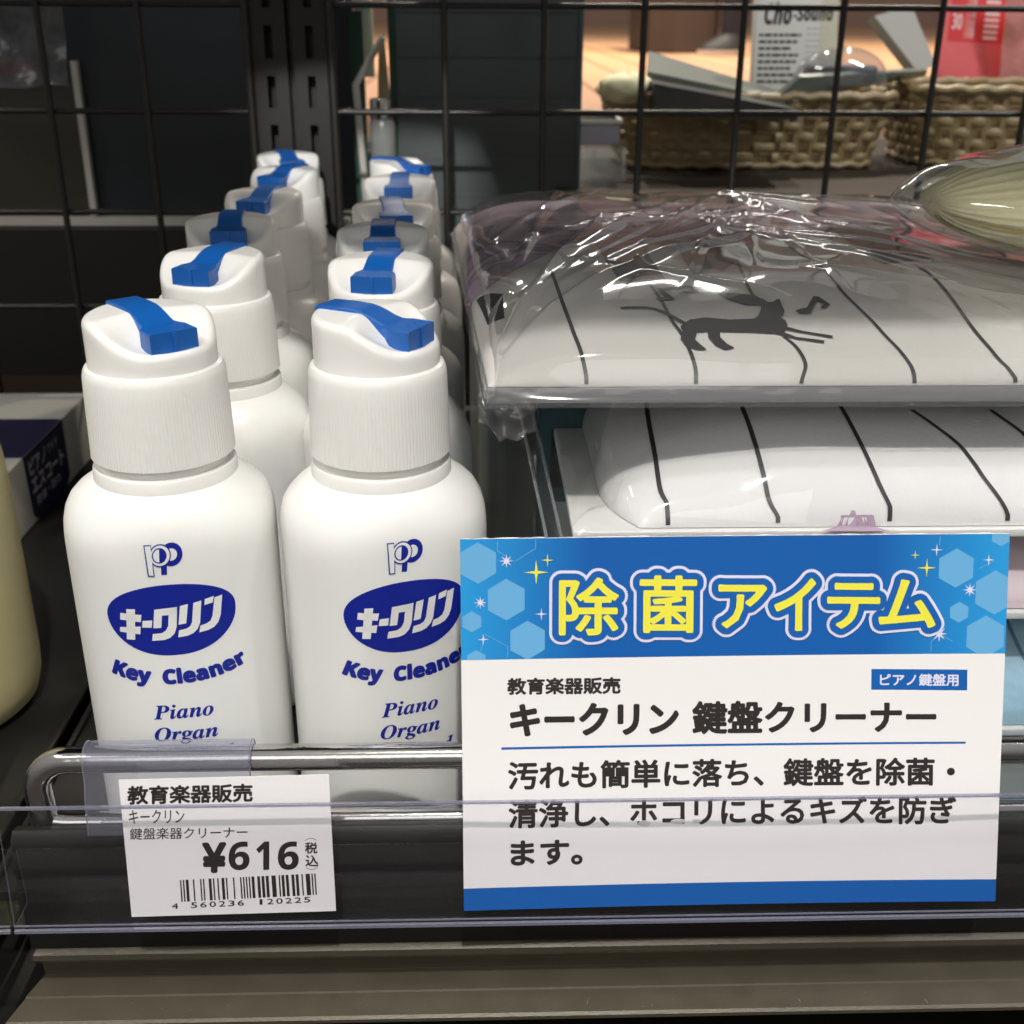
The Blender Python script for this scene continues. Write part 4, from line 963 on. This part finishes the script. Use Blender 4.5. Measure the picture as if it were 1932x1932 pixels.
# printed paper bag standing behind basket
pb = thing('paper_packet', 'white paper packet with black lettering beginning Cho, standing in the basket', 'packet')
A = at(1418, 178, 1110); B_ = at(1572, 178, 1110); Ct = at(1440, -60, 1130)
rx = (B_-A); hgt = 112.0; rxn = rx.normalized(); upn = Vector((.07, .12, 1)); upn = (upn-rxn*upn.dot(rxn)).normalized()
pb.location = A*U; pb.rotation_euler = Matrix((rxn, upn, rxn.cross(upn))).transposed().to_euler(); W_ = rx.length
MB().box((0, -20, -14), (W_, hgt, 0), 1).build('packet_body', mat('packet_white', (.62, .62, .58), .5), pb, True)
MB().box((W_-16, -20, .05), (W_-.5, hgt, .3)).build('side_fold', mat('packet_cream', (.58, .56, .42), .5), pb)
def pf_(x, y, l=0): return Vector((x, y, .35+l))
lay('headline', [fat(fit('𝘾𝙝𝙤', 8, 59, 32, 77), .3), fat(fit('-𝙎𝙤𝙪𝙣𝙙', 34, 62, 70, 75), .2)], pf_, 'ink', pb)
ln = []
for i in range(8):
    y = 49-i*5.6; x = 4
    while x < 40-(i % 3)*3:
        wd = random.uniform(3, 8); ln.append(poly([(x, y), (min(x+wd, 42), y), (min(x+wd, 42), y+2.3), (x, y+2.3)])); x += wd+1.2
lay('small_print', ln, pf_, 'ink', pb)
ln = []
for i in range(7):
    y = 55-i*5; x = 46
    while x < 66:
        wd = random.uniform(2, 6); ln.append(poly([(x, y), (min(x+wd, 67), y), (min(x+wd, 67), y+1.6), (x, y+1.6)])); x += wd+1.2
lay('small_print', ln, pf_, 'grey', pb)
# cream cloth bundle on the left rim
cbn = thing('cloth_bundle', 'cream cloth bundle on the left rim of the tan basket', 'cloth', at(1180, 165, 985))
def bun(a, b_):
    th = 2*math.pi*a; ph = math.pi*b_; r = 1+.16*noise.noise(Vector((math.cos(th)*2, math.sin(th)*2, b_*4)))
    return (21*r*math.sin(ph)*math.cos(th), 17*r*math.sin(ph)*math.sin(th), -12*r*math.cos(ph))
MB().grid(bun, 40, 20).build('bundle', mat('cream_cloth', (.70, .66, .42), .8), cbn, True, 180)
# grey-white pouch, red packets
t = plate('white_pouch', 'white and grey pouch leaning behind the basket right of the lettered packet', 'packet', [at(1650, 30, 1160), at(1735, 140, 1160), at(1765, 120, 1170), at(1720, 10, 1180)], -12, mat('pouch_white', (.42, .41, .38), .4), part='pouch_body')
rp = thing('red_packet', 'red and pink packet with a barcode at the upper right behind the mesh', 'packet')
A = at(1770, 190, 1180); B_ = at(1880, 196, 1180); rx = B_-A; rxn = rx.normalized(); upn = Vector((.03, .2, 1)); upn = (upn-rxn*upn.dot(rxn)).normalized()
rp.location = A*U; rp.rotation_euler = Matrix((rxn, upn, rxn.cross(upn))).transposed().to_euler(); W_ = rx.length
MB().box((-4, -30, -10), (W_, 130, 0), 1).build('packet_body', 'pink', rp, True)
MB().box((2, 55, .05), (W_-.5, 129, .3)).build('red_panel', 'red', rp)
lw_ = mat('label_white', (.7, .62, .6), .5)
lay('barcode', [poly([(16, 58+i*1.9), (27, 58+i*1.9), (27, 58+i*1.9+random.uniform(.5, 1.3)), (16, 58+i*1.9+.1)]) for i in range(26)], pf_, lw_, rp)
lay('barcode', [poly([(36, 58+i*5.4), (50, 58+i*5.4), (50, 58+i*5.4+3), (36, 58+i*5.4+3)]) for i in range(10)], pf_, lw_, rp)
lay('number', [fat(fit('30', 5, 66, 14, 80), .2)], pf_, lw_, rp)
rq = thing('pink_pouch', 'pink see-through pouch cut off at the upper right edge behind the red packet', 'packet', at(1925, 190, 1170))
MB().grid(lambda a, b_: (-32+75*a+12*(1-b_), 6*math.sin(math.pi*a)*-1+4*noise.noise(Vector((a*5, b_*5, 3))), -20+130*b_), 30, 30).build('pouch_body', mat('pouch_pink', (.55, .22, .20), .3, bump=(5, .8, 4), var=(2, .3)), rq, True, 180)
# clear box left of the basket
cbx = thing('clear_box', 'small clear acrylic box left of the tan basket behind the mesh', 'box', (95, 930, 130))
a = at(1095, 225, 930); b_ = at(1170, 225, 930)
rel(cbx, MB().box((a.x, 930, 125), (b_.x+6, 960, 166), 1)).build('box_lower', 'acryl', cbx)
rel(cbx, MB().box((a.x, 930, 168), (b_.x, 960, a.z), 1)).build('box_upper', mat('box_lilac', (.30, .29, .33), .25), cbx)
rel(cbx, MB().box((a.x-1, 929, a.z-3), (b_.x+2, 961, a.z))).build('box_rim', 'strip', cbx)
# dark cabinet and passer-by on the wooden floor
kb = thing('brown_cabinet', 'dark brown cabinet standing on the wooden floor far behind', 'cabinet', at(1200, 100, 5200))
a = at(1212, 112, 5200); b_ = at(1352, 112, 5200)
rel(kb, MB().box((a.x, 5200, a.z), (b_.x, 5700, 900), 4)).build('cabinet_body', 'cab', kb)
rel(kb, MB().box((a.x+20, 5194, a.z+30), (b_.x-20, 5199, 300))).build('cabinet_door', mat('cab_door', (.06, .04, .028), .45), kb)
pr = thing('person', 'lower leg of a passer-by in dark trousers and a black sneaker with white sole', 'person', at(1372, 90, 5000))
rel(pr, MB()).build if False else None
def ell(cx_, cy_, z, a_, b2_, n=20): return [(cx_+a_*math.cos(2*math.pi*k/n), cy_+b2_*math.sin(2*math.pi*k/n), z) for k in range(n)]
MB().loft([ell(20, 10, 14, 48, 50), ell(22, 10, 60, 50, 54), ell(26, 12, 200, 58, 64), ell(30, 14, 420, 70, 80), ell(30, 10, 700, 78, 85)]).build('trouser_leg', 'trouser', pr, True)
MB().loft([ell(-30, -30, -22, 95, 50), ell(-30, -30, -8, 97, 52)]).build('sole', 'strip', pr, True)
MB().loft([ell(-30, -30, -8, 92, 48), ell(-26, -26, 14, 82, 46), ell(-6, -14, 34, 58, 42), ell(8, -6, 52, 44, 40)]).build('shoe_upper', 'shoe', pr, True)
